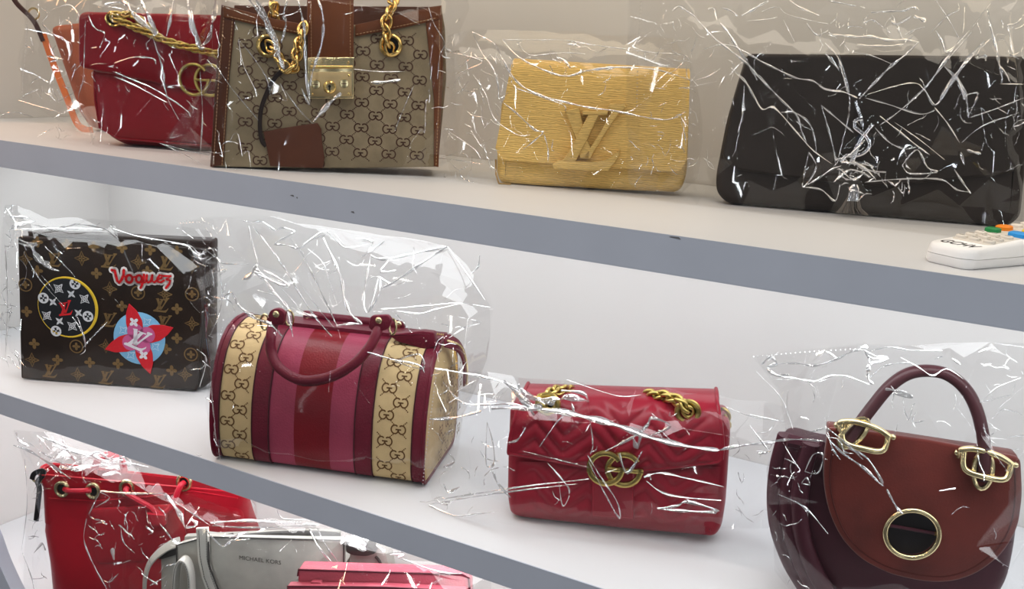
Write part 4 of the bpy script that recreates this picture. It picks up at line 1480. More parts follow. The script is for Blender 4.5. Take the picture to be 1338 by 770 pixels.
# ================================================================== 8  suede saddle bag
SUED = mat('rust_suede', (0.105, 0.013, 0.008), 0.85, noise=0.28, nscale=22, bump=0.25, bscale=500, sheen=0.25)
PLUM = mat('plum_leather', (0.050, 0.010, 0.018), 0.42, noise=0.2, nscale=14, bump=0.22, bscale=60)
PLUMD = mat('plum_edge', (0.055, 0.018, 0.022), 0.35, noise=0.15)
fr = Fr((1050, 800), (1320, 838), Z2, yaw=18)
r8 = root('suede_saddle_bag', 'rust suede saddle bag with round top handle and gold ring over plum sides', 'handbag', fr.M)
cs = lambda L, y=0.0: [(x, max(z, 0.0010)) for x, z in fr.C(K_SAD, L, y)]
bo = rnd_poly(cs([(150, 340), (250, 372), (850, 448), (866, 500), (862, 640), (830, 800), (740, 900), (300, 860), (190, 780), (130, 660), (108, 560), (112, 440)]), 0.02)
MB().slab(bo, 0.012, 0.085, 0.020, 5, puff=0.006).obj('body', PLUM, r8)
# gathered side gusset on the left
mb = MB()
for i, dxp in enumerate((0, 34, 64)):
    L = [(146 + dxp, 330), (122 + dxp, 420), (112 + dxp, 520), (122 + dxp, 620), (158 + dxp, 720), (205 + dxp, 800)]
    mb.tube(cat([(x, 0.004 + 0.010 * (2 - i), z) for x, z in cs(L)], 6), 0.0105 - 0.001 * i, 10)
mb.obj('gathered_side', PLUM, r8)
mb = MB()
mb.tube(cat([(x, 0.008, z) for x, z in cs([(140, 326), (175, 334), (205, 348), (248, 352), (262, 330)])], 6), 0.0065, 8)
mb.obj('gathered_top', PLUM, r8)
fo = cs([(262, 276), (400, 290), (560, 312), (700, 338), (846, 366), (852, 480), (838, 580), (790, 660), (715, 718), (640, 744), (560, 745), (450, 722), (360, 676), (300, 612), (262, 530), (246, 440), (248, 360)], -0.004)
fo = cat(fo[4:] , 4)[:-1] + fo[:4] if False else rnd_poly(fo, [0.004, 0, 0, 0, 0.006] + [0.012] * 12, 4)
f8 = MB().slab(fo, -0.008, 0.0, 0.0025, 3, puff=0.005).obj('flap', SUED, r8)
MB().slab(rnd_poly(cs([(262, 276), (846, 366), (846, 420), (262, 330)], -0.004), 0.004), -0.002, 0.018, 0.004, 3).obj('flap_top', SUED, r8)
mb = MB()
ins = [(272, 352), (266, 440), (282, 526), (316, 602), (372, 662), (456, 706), (562, 728), (636, 727), (704, 702), (774, 648), (818, 572), (832, 478), (828, 380)]
mb.tube(cat([(x, -0.0088, z) for x, z in cs(ins, -0.008)], 4), 0.0008, 5)
mb.obj('flap_seam', mat('suede_seam', (0.07, 0.012, 0.010), 0.8), f8)
x, z = cs([(517, 602)], -0.018)[0]
k8 = fr.sc(1)
rg8 = MB().torus((x, -0.0185, z), 32.5 * k8, 3.6 * k8, 48, 10).obj('gold_ring', PGOLD, r8)
MB().disc((x, -0.0125, z), 31 * k8, 0.0012, 36).obj('ring_inset', mat('black_leather_inset', (0.010, 0.008, 0.009), 0.4), rg8)
a, b = cs([(450, 576), (586, 600)], -0.016)
MB().tube([(a[0], -0.0165, a[1]), (b[0], -0.0165, b[1])], 0.0017, 8).obj('ring_bar', PLUM, rg8)
for e_ in (a, b):
    MB().disc((e_[0], -0.0165, e_[1]), 0.0018, 0.001, 10).obj('ring_screw', GOLD, rg8)
hp = [(322, 322), (352, 274), (395, 216), (445, 156), (500, 116), (560, 104), (625, 116), (680, 160), (715, 225), (735, 310), (738, 380), (732, 436)]
hy = [-0.014, -0.010, -0.004, 0.0, 0.003, 0.004, 0.003, 0.0, -0.004, -0.010, -0.014, -0.014]
pth = cat([(lambda q_: (q_[0], y_, q_[1]))(cs([l_], y_)[0]) for l_, y_ in zip(hp, hy)], 7)
MB().sweep(pth, circ(0.0058, 12, 0.0068), up=(0, 1, 0)).obj('top_handle', PLUMD, r8)
for (cx_, cy_, o_) in ((372, 288, 0), (742, 372, 0)):
    x, z = cs([(cx_, cy_)], -0.012)[0]
    hw = MB()
    hw.tube(cat([(x - 0.022, -0.008, z - 0.004 + 0.002), (x - 0.022, -0.014, z + 0.006), (x - 0.010, -0.016, z + 0.009), (x + 0.010, -0.016, z + 0.005), (x + 0.022, -0.014, z - 0.002)], 5), 0.0030, 10)
    hw.obj('handle_bracket', PGOLD, r8)
    MB().tube(cat([(x - 0.020, -0.014, z + 0.004), (x - 0.018, -0.020, z - 0.010), (x, -0.022, z - 0.014), (x + 0.017, -0.020, z - 0.014), (x + 0.021, -0.014, z - 0.001)], 5), 0.0030, 10).obj('handle_bracket', PGOLD, r8)
    sgn = 1 if cx_ > 500 else -1
    xx, zz = cs([(735, 410)] if sgn > 0 else [(340, 296)], -0.018)[0]
    rot = 0 if sgn > 0 else -38
    lp_ = MB()
    path = []
    for i in range(20):
        a_ = 2 * math.pi * i / 20
        px_, pz_ = 0.0080 * math.cos(a_), 0.0165 * math.sin(a_)
        c_, s_ = math.cos(math.radians(rot)), math.sin(math.radians(rot))
        path.append((xx + px_ * c_ - pz_ * s_, -0.0165 + 0.003 * math.sin(a_), zz + px_ * s_ + pz_ * c_))
    lp_.sweep(path, circ(0.0024, 8), up=(0, 1, 0), closed=True)
    lp_.obj('handle_loop', PGOLD, r8)
    for dx_ in (-0.025, 0.026):
        xk, zk = x + dx_, z + (0.002 if dx_ < 0 else -0.003)
        MB().disc((xk, -0.010, zk), 0.0026, 0.003, 12, 0.0012).obj('rivet', PGOLD, r8)
fr8 = fr

# ================================================================== 9  red bucket bag
RED9 = mat('bright_red_leather', (0.33, 0.006, 0.016), 0.38, noise=0.10, nscale=10, bump=0.2, bscale=45)
fr = Fr((66, 815), (318, 850), Z3, yaw=24)
r9 = root('red_bucket_bag', 'bright red drawstring bucket bag with gold eyelets at lower left', 'handbag', fr.M)
cb = lambda L, y=0.0: [(x, max(z, 0.001)) for x, z in fr.C(K_BOT, L, y)]
xl_, zt_ = cb([(186, 262)], 0.02)[0]
zt_ = cb([(186, 262)])[0][1]
xr_, zr_ = cb([(1062, 380)])[0]
secs = []
D9 = 0.13
for z_, dl, dr, df, yb_, rr_ in ((0.001, 0.012, -0.012, 0.012, 0.118, 0.035), (0.012, 0.003, -0.003, 0.004, 0.126, 0.035), (0.10, 0.004, -0.002, -0.004, 0.120, 0.035), (0.15, -0.002, 0.0, 0.0, 0.10, 0.03), (zt_ - 0.05, 0.004, 0.0, 0.006, 0.062, 0.022), (zt_ - 0.028, 0.002, 0.0, 0.004, 0.046, 0.018), (zt_ - 0.014, -0.002, 0.002, 0.0, 0.038, 0.016)):
    secs.append((z_, xl_ + dl, xr_ + dr, df, yb_, rr_))
mb = MB()
mb.loft(secs, nc=8, cap=False)
n9 = len(secs) * 36
# wavy rim row with inner return
top = [mb.v[-36 + i] for i in range(36)]
rim9 = []
for i, p_ in enumerate(top):
    tt = (p_[0] - xl_) / (xr_ - xl_)
    rim9.append((p_[0], p_[1], zt_ - 0.004 + 0.0035 * math.sin(tt * 9 + (2 if p_[1] > 0.02 else 0))))
inn = [((p_[0] - (xl_ + xr_) / 2) * 0.965 + (xl_ + xr_) / 2, (p_[1] - 0.019) * 0.8 + 0.019, p_[2]) for p_ in rim9]
low = [(p_[0], p_[1], p_[2] - 0.08) for p_ in inn]
b0 = len(mb.v) - 36
mb.v += rim9 + inn + low
for rr_ in range(3):
    for i in range(36):
        a_ = b0 + rr_ * 36 + i; c_ = b0 + rr_ * 36 + (i + 1) % 36
        mb.f.append((a_, c_, c_ + 36, a_ + 36))
mb.f.append(tuple(range(36)))
mb.f.append(tuple(range(b0 + 108, b0 + 144)))
mb.obj('body', RED9, r9, angle=60)
MB().tube([(p_[0], p_[1], p_[2]) for p_ in rim9], 0.0018, 6, closed=True).obj('rim_piping', RED9, r9)
mb = MB()
mb.tube([(x, -0.0005, z) for x, z in cb([(215, 372), (420, 384), (640, 366), (840, 340), (1040, 372)])], 0.0011, 6)
mb.obj('band_seam', RED9, r9)
ey9 = []
for a_, b_ in ((268, 334), (404, 342), (552, 330), (802, 306)):
    x, z = cb([(a_, b_)], -0.003)[0]
    eyelet(r9, x, -0.0010, z, 0.0105, 0.0030, PGOLD, sx=0.86)
    ey9.append((x, z))
CORD = mat('red_cord_leather', (0.36, 0.010, 0.024), 0.35, noise=0.08)
mb = MB()
mb.tube(cat([(ey9[0][0] + 0.004, 0.0, ey9[0][1]), (ey9[0][0] + 0.014, -0.007, ey9[0][1] + 0.001), (ey9[1][0] - 0.014, -0.007, ey9[1][1] + 0.001), (ey9[1][0] - 0.004, 0.0, ey9[1][1])], 6), 0.0042, 8)
mb.obj('drawstring', CORD, r9)
mb = MB()
kn = cb([(690, 445)], -0.012)[0]
mb.tube(cat([(ey9[2][0], 0.0, ey9[2][1]), (ey9[2][0] + 0.004, -0.008, ey9[2][1] - 0.006), (kn[0] - 0.010, -0.012, kn[1] + 0.010), (kn[0], -0.014, kn[1])], 6), 0.0042, 8)
mb.obj('drawstring', CORD, r9)
mb = MB()
mb.tube(cat([(ey9[3][0], 0.0, ey9[3][1]), (ey9[3][0] - 0.004, -0.008, ey9[3][1] - 0.006), (kn[0] + 0.020, -0.012, kn[1] + 0.014), (kn[0] + 0.004, -0.014, kn[1])], 6), 0.0042, 8)
mb.obj('drawstring', CORD, r9)
MB().loft([(kn[1] - 0.012, kn[0] - 0.013, kn[0] + 0.013, -0.021, -0.006, 0.005), (kn[1] + 0.004, kn[0] - 0.014, kn[0] + 0.014, -0.021, -0.006, 0.005)]).obj('cord_slide', CORD, r9)
pk = rnd_poly(cb([(395, 420), (800, 400), (815, 640), (420, 660)], -0.004), 0.006)
MB().slab(pk, -0.005, 0.002, 0.002, 2, puff=0.002).obj('front_pocket', RED9, r9)
mb = MB()
mb.sweep(cat([(x, 0.03, z) for x, z in cb([(410, 262), (430, 205), (480, 182), (530, 205), (545, 262)], 0.03)], 6), rectsec(0.010, 0.003), up=(0, 1, 0))
mb.obj('hanging_loop', CORD, r9)
x, z = cb([(160, 285)], 0.0)[0]
MB().torus((x, 0.002, z), 0.0075, 0.0018, 18, 8, 'y').obj('side_ring', PGOLD, r9)
mb = MB()
mb.sweep(cat([(x, 0.0, z) for x, z in cb([(140, 290), (150, 265), (185, 252), (190, 268), (165, 300), (172, 330), (166, 400), (158, 470)], 0.0)], 5), rectsec(0.0075, 0.0025), up=(0, 1, 0))
mb.obj('black_strap', mat('black_leather', (0.012, 0.011, 0.012), 0.4), r9)
fr9 = fr

# ================================================================== 10  silver grey tote
SILV = mat('silver_grey_leather', (0.40, 0.395, 0.36), 0.38, 0.12, noise=0.13, nscale=30, bump=0.15, bscale=600)
SILL = mat('pale_silver_leather', (0.60, 0.60, 0.56), 0.36, 0.12, noise=0.08, nscale=30, bump=0.15, bscale=600)
SEDG = mat('charcoal_edge', (0.05, 0.048, 0.045), 0.5)
fr = Fr((215, 903), (470, 938), Z3, yaw=21)
rA = root('silver_tote', 'silver grey leather tote with stitched handles and stamped name at the bottom edge', 'handbag', fr.M)
ct = lambda L, y=0.0: [(x, max(z, 0.001)) for x, z in fr.C(K_BT2, L, y)]
fo = rnd_poly(ct([(142, 200), (250, 172), (750, 182), (752, 700), (150, 700)]), [0.006, 0, 0.003, 0.003, 0.003])
MB().slab(fo, 0.0, 0.010, 0.002, 2).obj('front_panel', SILV, rA)
bk = rnd_poly(ct([(168, 170), (600, 152), (735, 154), (752, 600), (150, 600)], 0.052), 0.003)
MB().slab(bk, 0.052, 0.062, 0.002, 2).obj('back_panel', SILV, rA)
MB().box(ct([(175, 200)])[0][0], ct([(748, 200)])[0][0], 0.009, 0.053, 0.001, ct([(300, 230)])[0][1]).obj('inner_body', SILV, rA, smooth=False)
MB().tube([(x, -0.0005, z) for x, z in ct([(144, 700), (142, 202), (250, 172), (500, 178), (750, 184), (752, 700)])], 0.0011, 6).obj('edge_paint', SEDG, rA)
# left wing and strap
wl = rnd_poly(ct([(66, 262), (140, 236), (142, 700), (70, 700)]), 0.004)
MB().slab(wl, 0.012, 0.045, 0.003, 2).obj('side_wing', SILV, rA)
MB().slab(rnd_poly(ct([(60, 246), (140, 222), (140, 246), (66, 268)]), 0.001), 0.008, 0.018, 0.001, 2).obj('wing_fold', SEDG, rA)
mb = MB()
p_ = cat([(x, y_, z) for (x, z), y_ in zip(ct([(140, 204), (110, 212), (74, 234), (50, 262), (40, 300), (38, 350), (44, 420), (52, 520)]), (0.012, 0.008, 0.002, -0.004, -0.008, -0.010, -0.010, -0.008))], 5)
mb.sweep(p_, rectsec(0.013, 0.0026), up=(0.75, 0.65, 0))
mb.obj('side_strap', SILV, rA)
# handle loop left: pale band
loop = ct([(142, 700), (140, 420), (142, 320), (150, 270), (166, 250), (184, 262), (196, 300), (200, 360), (200, 500), (200, 700)], -0.012)
p_ = cat([(x, -0.014, z) for x, z in loop], 5)
mb = MB().sweep(p_, rectsec(0.004, 0.016), up=(0, 1, 0))
hh = mb.obj('front_handle', SILL, rA)
mb = MB()
stitches(mb, [Vector(q_) + Vector((0.0, -0.0085, 0)) for q_ in p_], 0.0036, 0.0022, 0.0005)
mb.obj('stitching', SEDG, hh, smooth=False, kind='stuff')
bd = ct([(214, 140), (256, 138), (256, 200), (258, 260), (276, 320), (300, 380), (330, 440), (290, 440), (258, 380), (236, 320), (222, 260), (218, 200)], -0.005)
bo_ = MB().slab(bd, -0.0075, -0.002, 0.001, 2).obj('handle_strap', SILL, rA)
mb = MB()
for L in ([(222, 150), (226, 240), (242, 320), (266, 380)], [(250, 150), (251, 250), (268, 320), (292, 380)]):
    stitches(mb, [(x, -0.0078, z) for x, z in ct(L, -0.0078)], 0.0036, 0.0022, 0.0005)
mb.obj('stitching', SEDG, bo_, smooth=False, kind='stuff')
MB().tube(cat([(x, -0.0068, z) for x, z in ct([(258, 190), (260, 262), (279, 322), (303, 382), (333, 442)], -0.006)], 4), 0.0013, 6).obj('strap_edge', SEDG, bo_)
MB().tube(cat([(x, 0.020, z) for x, z in ct([(200, 188), (330, 172), (342, 168), (350, 176), (480, 164), (640, 160), (735, 168)], 0.02)], 4), 0.0042, 8).obj('top_roll', SEDG, rA)
wr = rnd_poly(ct([(753, 222), (860, 232), (890, 260), (905, 330), (905, 700), (753, 700)]), 0.006)
MB().slab(wr, 0.020, 0.050, 0.003, 2).obj('side_wing', SILV, rA)
wr = rnd_poly(ct([(752, 196), (800, 204), (850, 215), (864, 240), (830, 252), (780, 248), (752, 236)]), 0.004)
MB().slab(wr, 0.004, 0.022, 0.003, 2).obj('wing_fold', SEDG, rA)
MB().tube(cat([(x, 0.018, z) for x, z in ct([(866, 244), (884, 270), (890, 330), (892, 420)], 0.018)], 4), 0.0022, 6).obj('wing_edge', SEDG, rA)
me = text_mesh('MICHAEL KORS', 0.0082)
x, z = ct([(445, 258)], -0.001)[0]
me.transform(Matrix.Translation((x, -0.0008, z)) @ Matrix.Rotation(math.radians(90), 4, 'X') @ Matrix.Scale(1.02, 4, (1, 0, 0)))
link('stamped_name', me, mat('stamped_grey', (0.09, 0.085, 0.08), 0.4, 0.3), rA, smooth=False)
frA = fr

# ================================================================== 11  pink wallet bag
PNK = mat('rose_pink_leather', (0.38, 0.070, 0.10), 0.42, noise=0.08, nscale=20, bump=0.3, bscale=380, kind='pebble')
PNKE = mat('rose_edge_paint', (0.08, 0.012, 0.022), 0.4)
fr = Fr((392, 992), (606, 1022), Z3, yaw=22)
rB = root('pink_leather_bag', 'rose pink pebbled leather bag top just showing at the bottom edge', 'handbag', fr.M)
cw = lambda L, y=0.0: [(x, max(z, 0.001)) for x, z in fr.C(K_BT2, L, y)]
bp_ = rnd_poly(cw([(572, 306), (1180, 326), (1204, 350), (1210, 1000), (575, 990)]), [0.004, 0.005, 0.004, 0.003, 0.003])
MB().slab(bp_, 0.010, 0.034, 0.003, 2).obj('back_panel', PNK, rB)
MB().tube([(x, 0.0105, z) for x, z in cw([(572, 330), (574, 307), (800, 314), (1000, 320), (1176, 325), (1200, 338), (1206, 400)])], 0.0012, 6).obj('edge_paint', PNKE, rB)
fp_ = rnd_poly(cw([(545, 348), (900, 352), (1196, 366), (1200, 1000), (548, 990)], -0.002), 0.003)
MB().slab(fp_, -0.004, 0.009, 0.003, 2).obj('front_panel', PNK, rB)
MB().tube([(x, -0.0038, z) for x, z in cw([(546, 400), (546, 350), (900, 353), (1194, 367), (1198, 420)], -0.002)], 0.0011, 6).obj('edge_paint', PNKE, rB)
MB().slab(rnd_poly(cw([(632, 333), (670, 335), (672, 356), (630, 354)], 0.004), 0.002), 0.002, 0.009, 0.001, 2).obj('strap_tab', PNK, rB)
frB = fr

# ================================================================== LED strip housings
LEDW = mat('led_housing', (0.75, 0.75, 0.75), 0.5)
for zc, lb in ((1.79, 'thin white LED strip housing under the added board above the frame'), (Z1 - 0.0365, 'thin white LED strip housing under the upper shelf'), (Z2 - 0.0335, 'thin white LED strip housing under the middle shelf')):
    for y0_, y1_, wh in ((0.022, 0.088, 'near its front edge'), (0.217, 0.383, 'added near the back wall to light it')):  # rear housings go with the added wall-lighting rows
        o = MB().box(-1.53, 0.73, y0_, y1_, zc - 0.003, zc - 0.0002).obj('led_strip_housing', LEDW, smooth=False)
        o['label'] = lb + ' ' + wh; o['category'] = 'light strip'

# ================================================================== the film bags
def W(k, w, *pl):
    return [(k, w, list(p)) for p in pl]
c = []
c += W(K_RED, 5, [(440, 20), (520, 10), (560, 60), (640, 130), (655, 140), (620, 60), (590, 0)])
c += W(K_RED, 3, [(730, 0), (715, 80), (700, 150)], [(200, 235), (245, 245), (210, 260)])
c += W(K_RED, 5, [(790, 0), (800, 90), (840, 200)], [(840, 200), (880, 150), (900, 40), (905, 0)], [(800, 40), (835, 190), (860, 200)])
c += W(K_RED, 1.5, [(160, 20), (200, 60), (180, 100), (235, 150), (300, 185), (295, 250)], [(220, 40), (290, 20), (330, 60), (320, 90)], [(480, 265), (560, 240), (640, 245), (655, 270)],
       [(475, 300), (560, 335), (660, 380), (780, 460), (800, 490)], [(480, 320), (580, 365), (700, 430)], [(640, 150), (680, 280), (700, 400), (750, 500)], [(870, 250), (950, 350)],
       [(360, 90), (355, 200), (350, 330), (330, 420), (370, 520)], [(300, 290), (320, 270), (300, 340)], [(840, 300), (850, 480), (840, 650)], [(370, 65), (400, 120), (440, 140), (420, 200)])
c += W(K_RED, 1.1, [(0, 485), (60, 470), (140, 490)], [(80, 420), (180, 450), (280, 480)], [(160, 570), (230, 535)], [(235, 530), (250, 560), (245, 590)], [(100, 400), (170, 370)],
       [(235, 570), (260, 610)], [(380, 600), (400, 570)])
wrapper(fr1, 'crumpled clear film bag around the dark red quilted bag', [(36, -30), (31, 60), (28, 130), (70, 152), (84, 184), (130, 194), (285, 205), (300, 100), (300, -30)], (116, 10, 345, 205), -0.044, 0.11, c, 1,
        scribble=((35, 10, 120, 150, 26, 22, 1.1), (110, 5, 290, 150, 20, 18, 1.1), (60, 140, 130, 190, 10, 20, 1.1)), seal=[[(37, 20), (34, 70), (29, 128)]], amp=0.003)
c = []
c += W(K_GG, 5, [(210, 0), (260, 60), (290, 120), (320, 190), (335, 235)], [(312, 235), (335, 235), (355, 290)], [(240, 0), (300, 110), (340, 230)], [(480, 510), (540, 440), (595, 390)])
c += W(K_GG, 3, [(370, 0), (355, 60), (365, 100), (345, 180)], [(415, 0), (440, 110), (445, 200), (450, 320), (465, 440), (430, 370)], [(500, 0), (520, 70), (515, 180), (480, 290), (465, 360)])
c += W(K_GG, 4, [(720, 345), (760, 345), (845, 335)], [(1030, 200), (1060, 220), (1091, 215)])
c += W(K_GG, 1.0, [(165, 165), (220, 230), (280, 320), (300, 400)], [(165, 165), (190, 280), (250, 400)], [(70, 270), (130, 360), (250, 505)], [(340, 350), (370, 420), (335, 410)], [(340, 350), (420, 460), (480, 520)],
       [(650, 290), (750, 300), (860, 300)], [(960, 20), (985, 100), (1030, 180), (1010, 230), (1000, 330)], [(1030, 540), (1091, 580)], [(1010, 660), (1091, 640)], [(900, 360), (860, 450), (820, 550)])
c += W(K_RED, 1.2, [(670, 600), (760, 640), (835, 680)], [(670, 600), (780, 630), (880, 650)], [(848, 480), (840, 660)])
wrapper(fr2, 'clear film bag over the monogram tote, bright folds hanging over its padlock', [(262, -30), (262, 120), (212, 188), (250, 206), (275, 220), (575, 228), (604, 212), (592, 60), (612, 10), (606, -30)], (285, -5, 582, 222), -0.030, 0.115, c, 2,
        scribble=((575, 20, 610, 220, 14, 24, 1.3), (262, 60, 300, 210, 8, 30, 1.0)), amp=0.0018, step=0.026)
c = []
c += W(K_YEL, 2.2, [(145, 68), (185, 85), (235, 115), (265, 170), (300, 235), (345, 285), (420, 322), (520, 350), (620, 372), (720, 385), (850, 412), (930, 420), (975, 405)],
       [(268, 98), (330, 165), (420, 215), (520, 245), (600, 225), (680, 212), (780, 210), (900, 222), (1025, 262)], [(262, 345), (330, 400), (395, 460), (430, 470), (400, 500), (350, 540)], [(30, 145), (90, 155), (185, 185), (130, 215), (80, 235)])
c += W(K_YEL, 1.6, [(268, 98), (400, 98), (520, 100), (640, 120), (760, 135), (880, 150), (1005, 163), (1025, 225)], [(310, 290), (400, 320), (510, 360), (520, 385)], [(435, 480), (450, 540), (450, 590)], [(148, 72), (185, 150), (230, 215), (250, 285), (255, 335), (290, 310)])
c += W(K_YEL, 1.1, [(40, 460), (100, 500), (160, 545), (185, 590)], [(150, 240), (200, 320), (230, 410), (290, 460), (340, 485), (380, 480)], [(10, 575), (60, 580), (130, 590), (190, 600)], [(640, 155), (680, 135), (700, 128)], [(985, 425), (1000, 480), (1005, 530)],
       [(470, 500), (465, 540), (475, 545)], [(330, 110), (380, 160), (500, 150), (600, 155)])
c += W(K_YEL, 4, [(485, 168), (515, 180), (540, 213)], [(525, 115), (560, 115), (580, 128)], [(325, 118), (345, 105)], [(640, 218), (680, 214), (720, 210)])
wrapper(fr3, 'clear film bag around the mustard clutch', [(586, 46), (617, 40), (880, 50), (904, 90), (916, 160), (914, 240), (890, 262), (650, 252), (578, 236), (578, 150)], (650, 78, 905, 250), -0.029, 0.075, c, 3,
        scribble=((580, 60, 650, 235, 40, 26, 1.2), (640, 60, 800, 110, 14, 24, 0.9), (820, 170, 910, 250, 16, 20, 1.0)), amp=0.0022)
c = []
c += W(K_TL, 2.2, [(380, 100), (440, 170), (540, 270), (640, 345), (740, 430), (790, 490), (870, 575)], [(1000, 5), (1080, 55), (1190, 100)], [(560, 50), (620, 70), (665, 105)], [(1110, 150), (1150, 205), (1190, 225), (1250, 195)], [(470, 60), (510, 55), (530, 130)])
c += W(K_TL, 3.2, [(550, 150), (600, 210), (650, 290), (710, 380), (760, 460), (790, 520)], [(240, 70), (280, 40), (320, 60), (380, 100)], [(690, 100), (760, 65), (820, 25), (860, 10)])
c += W(K_TL, 1.7, [(445, 320), (540, 290), (620, 295), (700, 330), (800, 390), (920, 450), (1040, 505), (1150, 525), (1230, 575), (1338, 590)], [(620, 440), (700, 510), (740, 580), (770, 640)], [(390, 520), (480, 490), (550, 445)])
c += W(K_TL, 1.0, [(935, 45), (980, 90), (1100, 125), (1250, 155)], [(720, 135), (850, 125), (920, 110)], [(820, 75), (880, 50), (935, 45)], [(960, 130), (1000, 210), (1030, 270)])
c += W(K_TR, 3, [(60, 230), (140, 230), (240, 240), (350, 240), (450, 262), (560, 260), (650, 275)], [(340, 80), (450, 72), (540, 70), (610, 45), (650, 65)], [(470, 135), (510, 155), (600, 105)], [(640, 280), (560, 360), (470, 430), (380, 520), (260, 645)],
       [(1100, 60), (1110, 130), (1130, 220), (1160, 330), (1170, 400), (1190, 480), (1190, 540)], [(760, 200), (800, 260), (830, 340), (910, 280)])
c += W(K_TR, 4.5, [(620, 105), (680, 130), (690, 145)], [(1080, 270), (1000, 350), (900, 480), (840, 570), (790, 645)], [(900, 500), (930, 580), (950, 649)], [(1060, 290), (1030, 370), (1080, 370), (1085, 400)])
c += W(K_TR, 2, [(250, 290), (330, 298), (450, 300), (550, 290)], [(730, 210), (790, 150), (840, 100), (910, 65), (905, 20)], [(980, 200), (920, 260), (820, 390), (720, 540), (620, 649)], [(1170, 420), (1220, 480), (1240, 530)], [(1230, 160), (1245, 240), (1270, 370)],
       [(1235, 160), (1290, 150), (1338, 90)], [(40, 280), (120, 370), (150, 470), (190, 610)], [(40, 345), (90, 410), (130, 450)], [(0, 560), (60, 590), (160, 600), (250, 640)], [(950, 45), (945, 140), (935, 220)], [(60, 5), (150, 20), (240, 40)], [(320, 100), (290, 150), (350, 130), (420, 180)])
c += W(K_TR, 1.3, [(320, 615), (450, 575), (570, 545), (650, 550), (690, 600)], [(220, 340), (330, 360), (470, 415)], [(760, 0), (840, 120), (910, 245)], [(1120, 20), (1050, 110), (990, 190)], [(560, 225), (620, 195), (690, 175)])
c += W(K_DL, 2, [(80, 155), (150, 225), (200, 315), (250, 310), (330, 395), (400, 475), (480, 535)], [(190, 180), (270, 270), (340, 340), (360, 400), (385, 465)], [(270, 330), (330, 330), (390, 370), (415, 440), (420, 490)], [(440, 300), (470, 400), (495, 500), (495, 530)],
       [(440, 300), (500, 350), (570, 410)], [(510, 90), (550, 240), (550, 340), (510, 510)], [(390, 490), (420, 550), (365, 630), (390, 490)], [(365, 630), (420, 600), (480, 560), (520, 545)], [(365, 630), (440, 640), (495, 685), (515, 620)], [(130, 220), (125, 330), (105, 410)])
c += W(K_DL, 3, [(500, 520), (560, 500), (616, 440)], [(520, 560), (570, 600), (616, 570)], [(490, 610), (560, 560), (640, 590)], [(520, 530), (600, 540), (660, 600)], [(560, 520), (620, 560), (700, 570)])
c += W(K_DR, 2, [(0, 270), (90, 295), (220, 335), (280, 320)], [(60, 345), (130, 400), (210, 465), (260, 500)], [(280, 310), (330, 370), (380, 450)], [(150, 540), (210, 480), (250, 550), (290, 570), (180, 575), (150, 540)], [(0, 610), (100, 600), (200, 595), (310, 600), (370, 640), (425, 650)],
       [(360, 560), (400, 620), (425, 655)], [(40, 390), (100, 450), (160, 475), (200, 470)], [(60, 380), (130, 330), (230, 240), (330, 120), (430, 5)], [(415, 345), (455, 255), (405, 260)])
c += W(K_DR, 3, [(410, 480), (440, 490), (465, 495)], [(385, 490), (400, 540)], [(320, 145), (370, 195), (405, 260), (415, 345)], [(240, 235), (285, 300), (350, 200), (420, 110), (500, 40)])
c += W(K_DR, 1, [(425, 350), (540, 310), (640, 270)], [(390, 450), (470, 385), (620, 330)], [(120, 370), (220, 440), (320, 520)], [(545, 215), (640, 216)])
wrapper(fr4, 'heavily crumpled clear film bag around the dark taupe clutch', [(826, -30), (820, 120), (818, 246), (850, 268), (940, 280), (1310, 306), (1352, 308), (1352, -30)], (940, 66, 1345, 290), -0.030, 0.060, c, 4,
        scribble=((840, 20, 960, 240, 40, 26, 1.1), (1080, 205, 1200, 260, 34, 22, 1.8), (1070, 10, 1200, 70, 26, 20, 1.6), (1280, 20, 1338, 200, 22, 26, 1.2), (960, 100, 1338, 230, 26, 26, 0.9)), amp=0.0035, step=0.022,
        seal=[[(838, 2), (834, 60), (832, 140)]])
c = []
c += W(K_PL, 3, [(90, 150), (150, 150), (250, 160)], [(145, 330), (250, 375), (310, 370), (270, 400), (145, 365)], [(90, 250), (170, 225), (250, 195), (300, 185)], [(100, 230), (180, 200), (260, 200)])
c += W(K_PL, 2.2, [(270, 215), (350, 230), (460, 250), (540, 235), (640, 215), (760, 225), (880, 250), (940, 290), (930, 215), (962, 250)], [(100, 258), (300, 255), (500, 250), (700, 250), (860, 255)], [(105, 50), (100, 110)], [(430, 585), (500, 605)])
c += W(K_PL, 6.5, [(270, 400), (320, 500), (430, 585)], [(330, 500), (380, 540), (430, 582)])
c += W(K_PL, 1.0, [(50, 290), (110, 350)], [(350, 640), (420, 720), (450, 769)], [(380, 400), (520, 530), (630, 650)])
c += W(K_POU, 2, [(420, 110), (520, 140), (640, 160), (700, 175)], [(640, 165), (700, 175), (740, 215), (770, 180)], [(310, 555), (350, 510), (400, 460)])
c += W(K_POU, 4, [(720, 200), (755, 225)], [(705, 180), (740, 210), (770, 195)])
c += W(K_POU, 1.1, [(290, 440), (310, 500), (320, 560), (300, 580)], [(760, 200), (790, 270), (800, 330)], [(270, 440), (285, 460), (320, 520)], [(90, 200), (150, 300), (240, 400)], [(20, 30), (60, 90), (50, 130)], [(20, 170), (30, 400), (20, 600)], [(735, 560), (770, 600), (745, 700)])
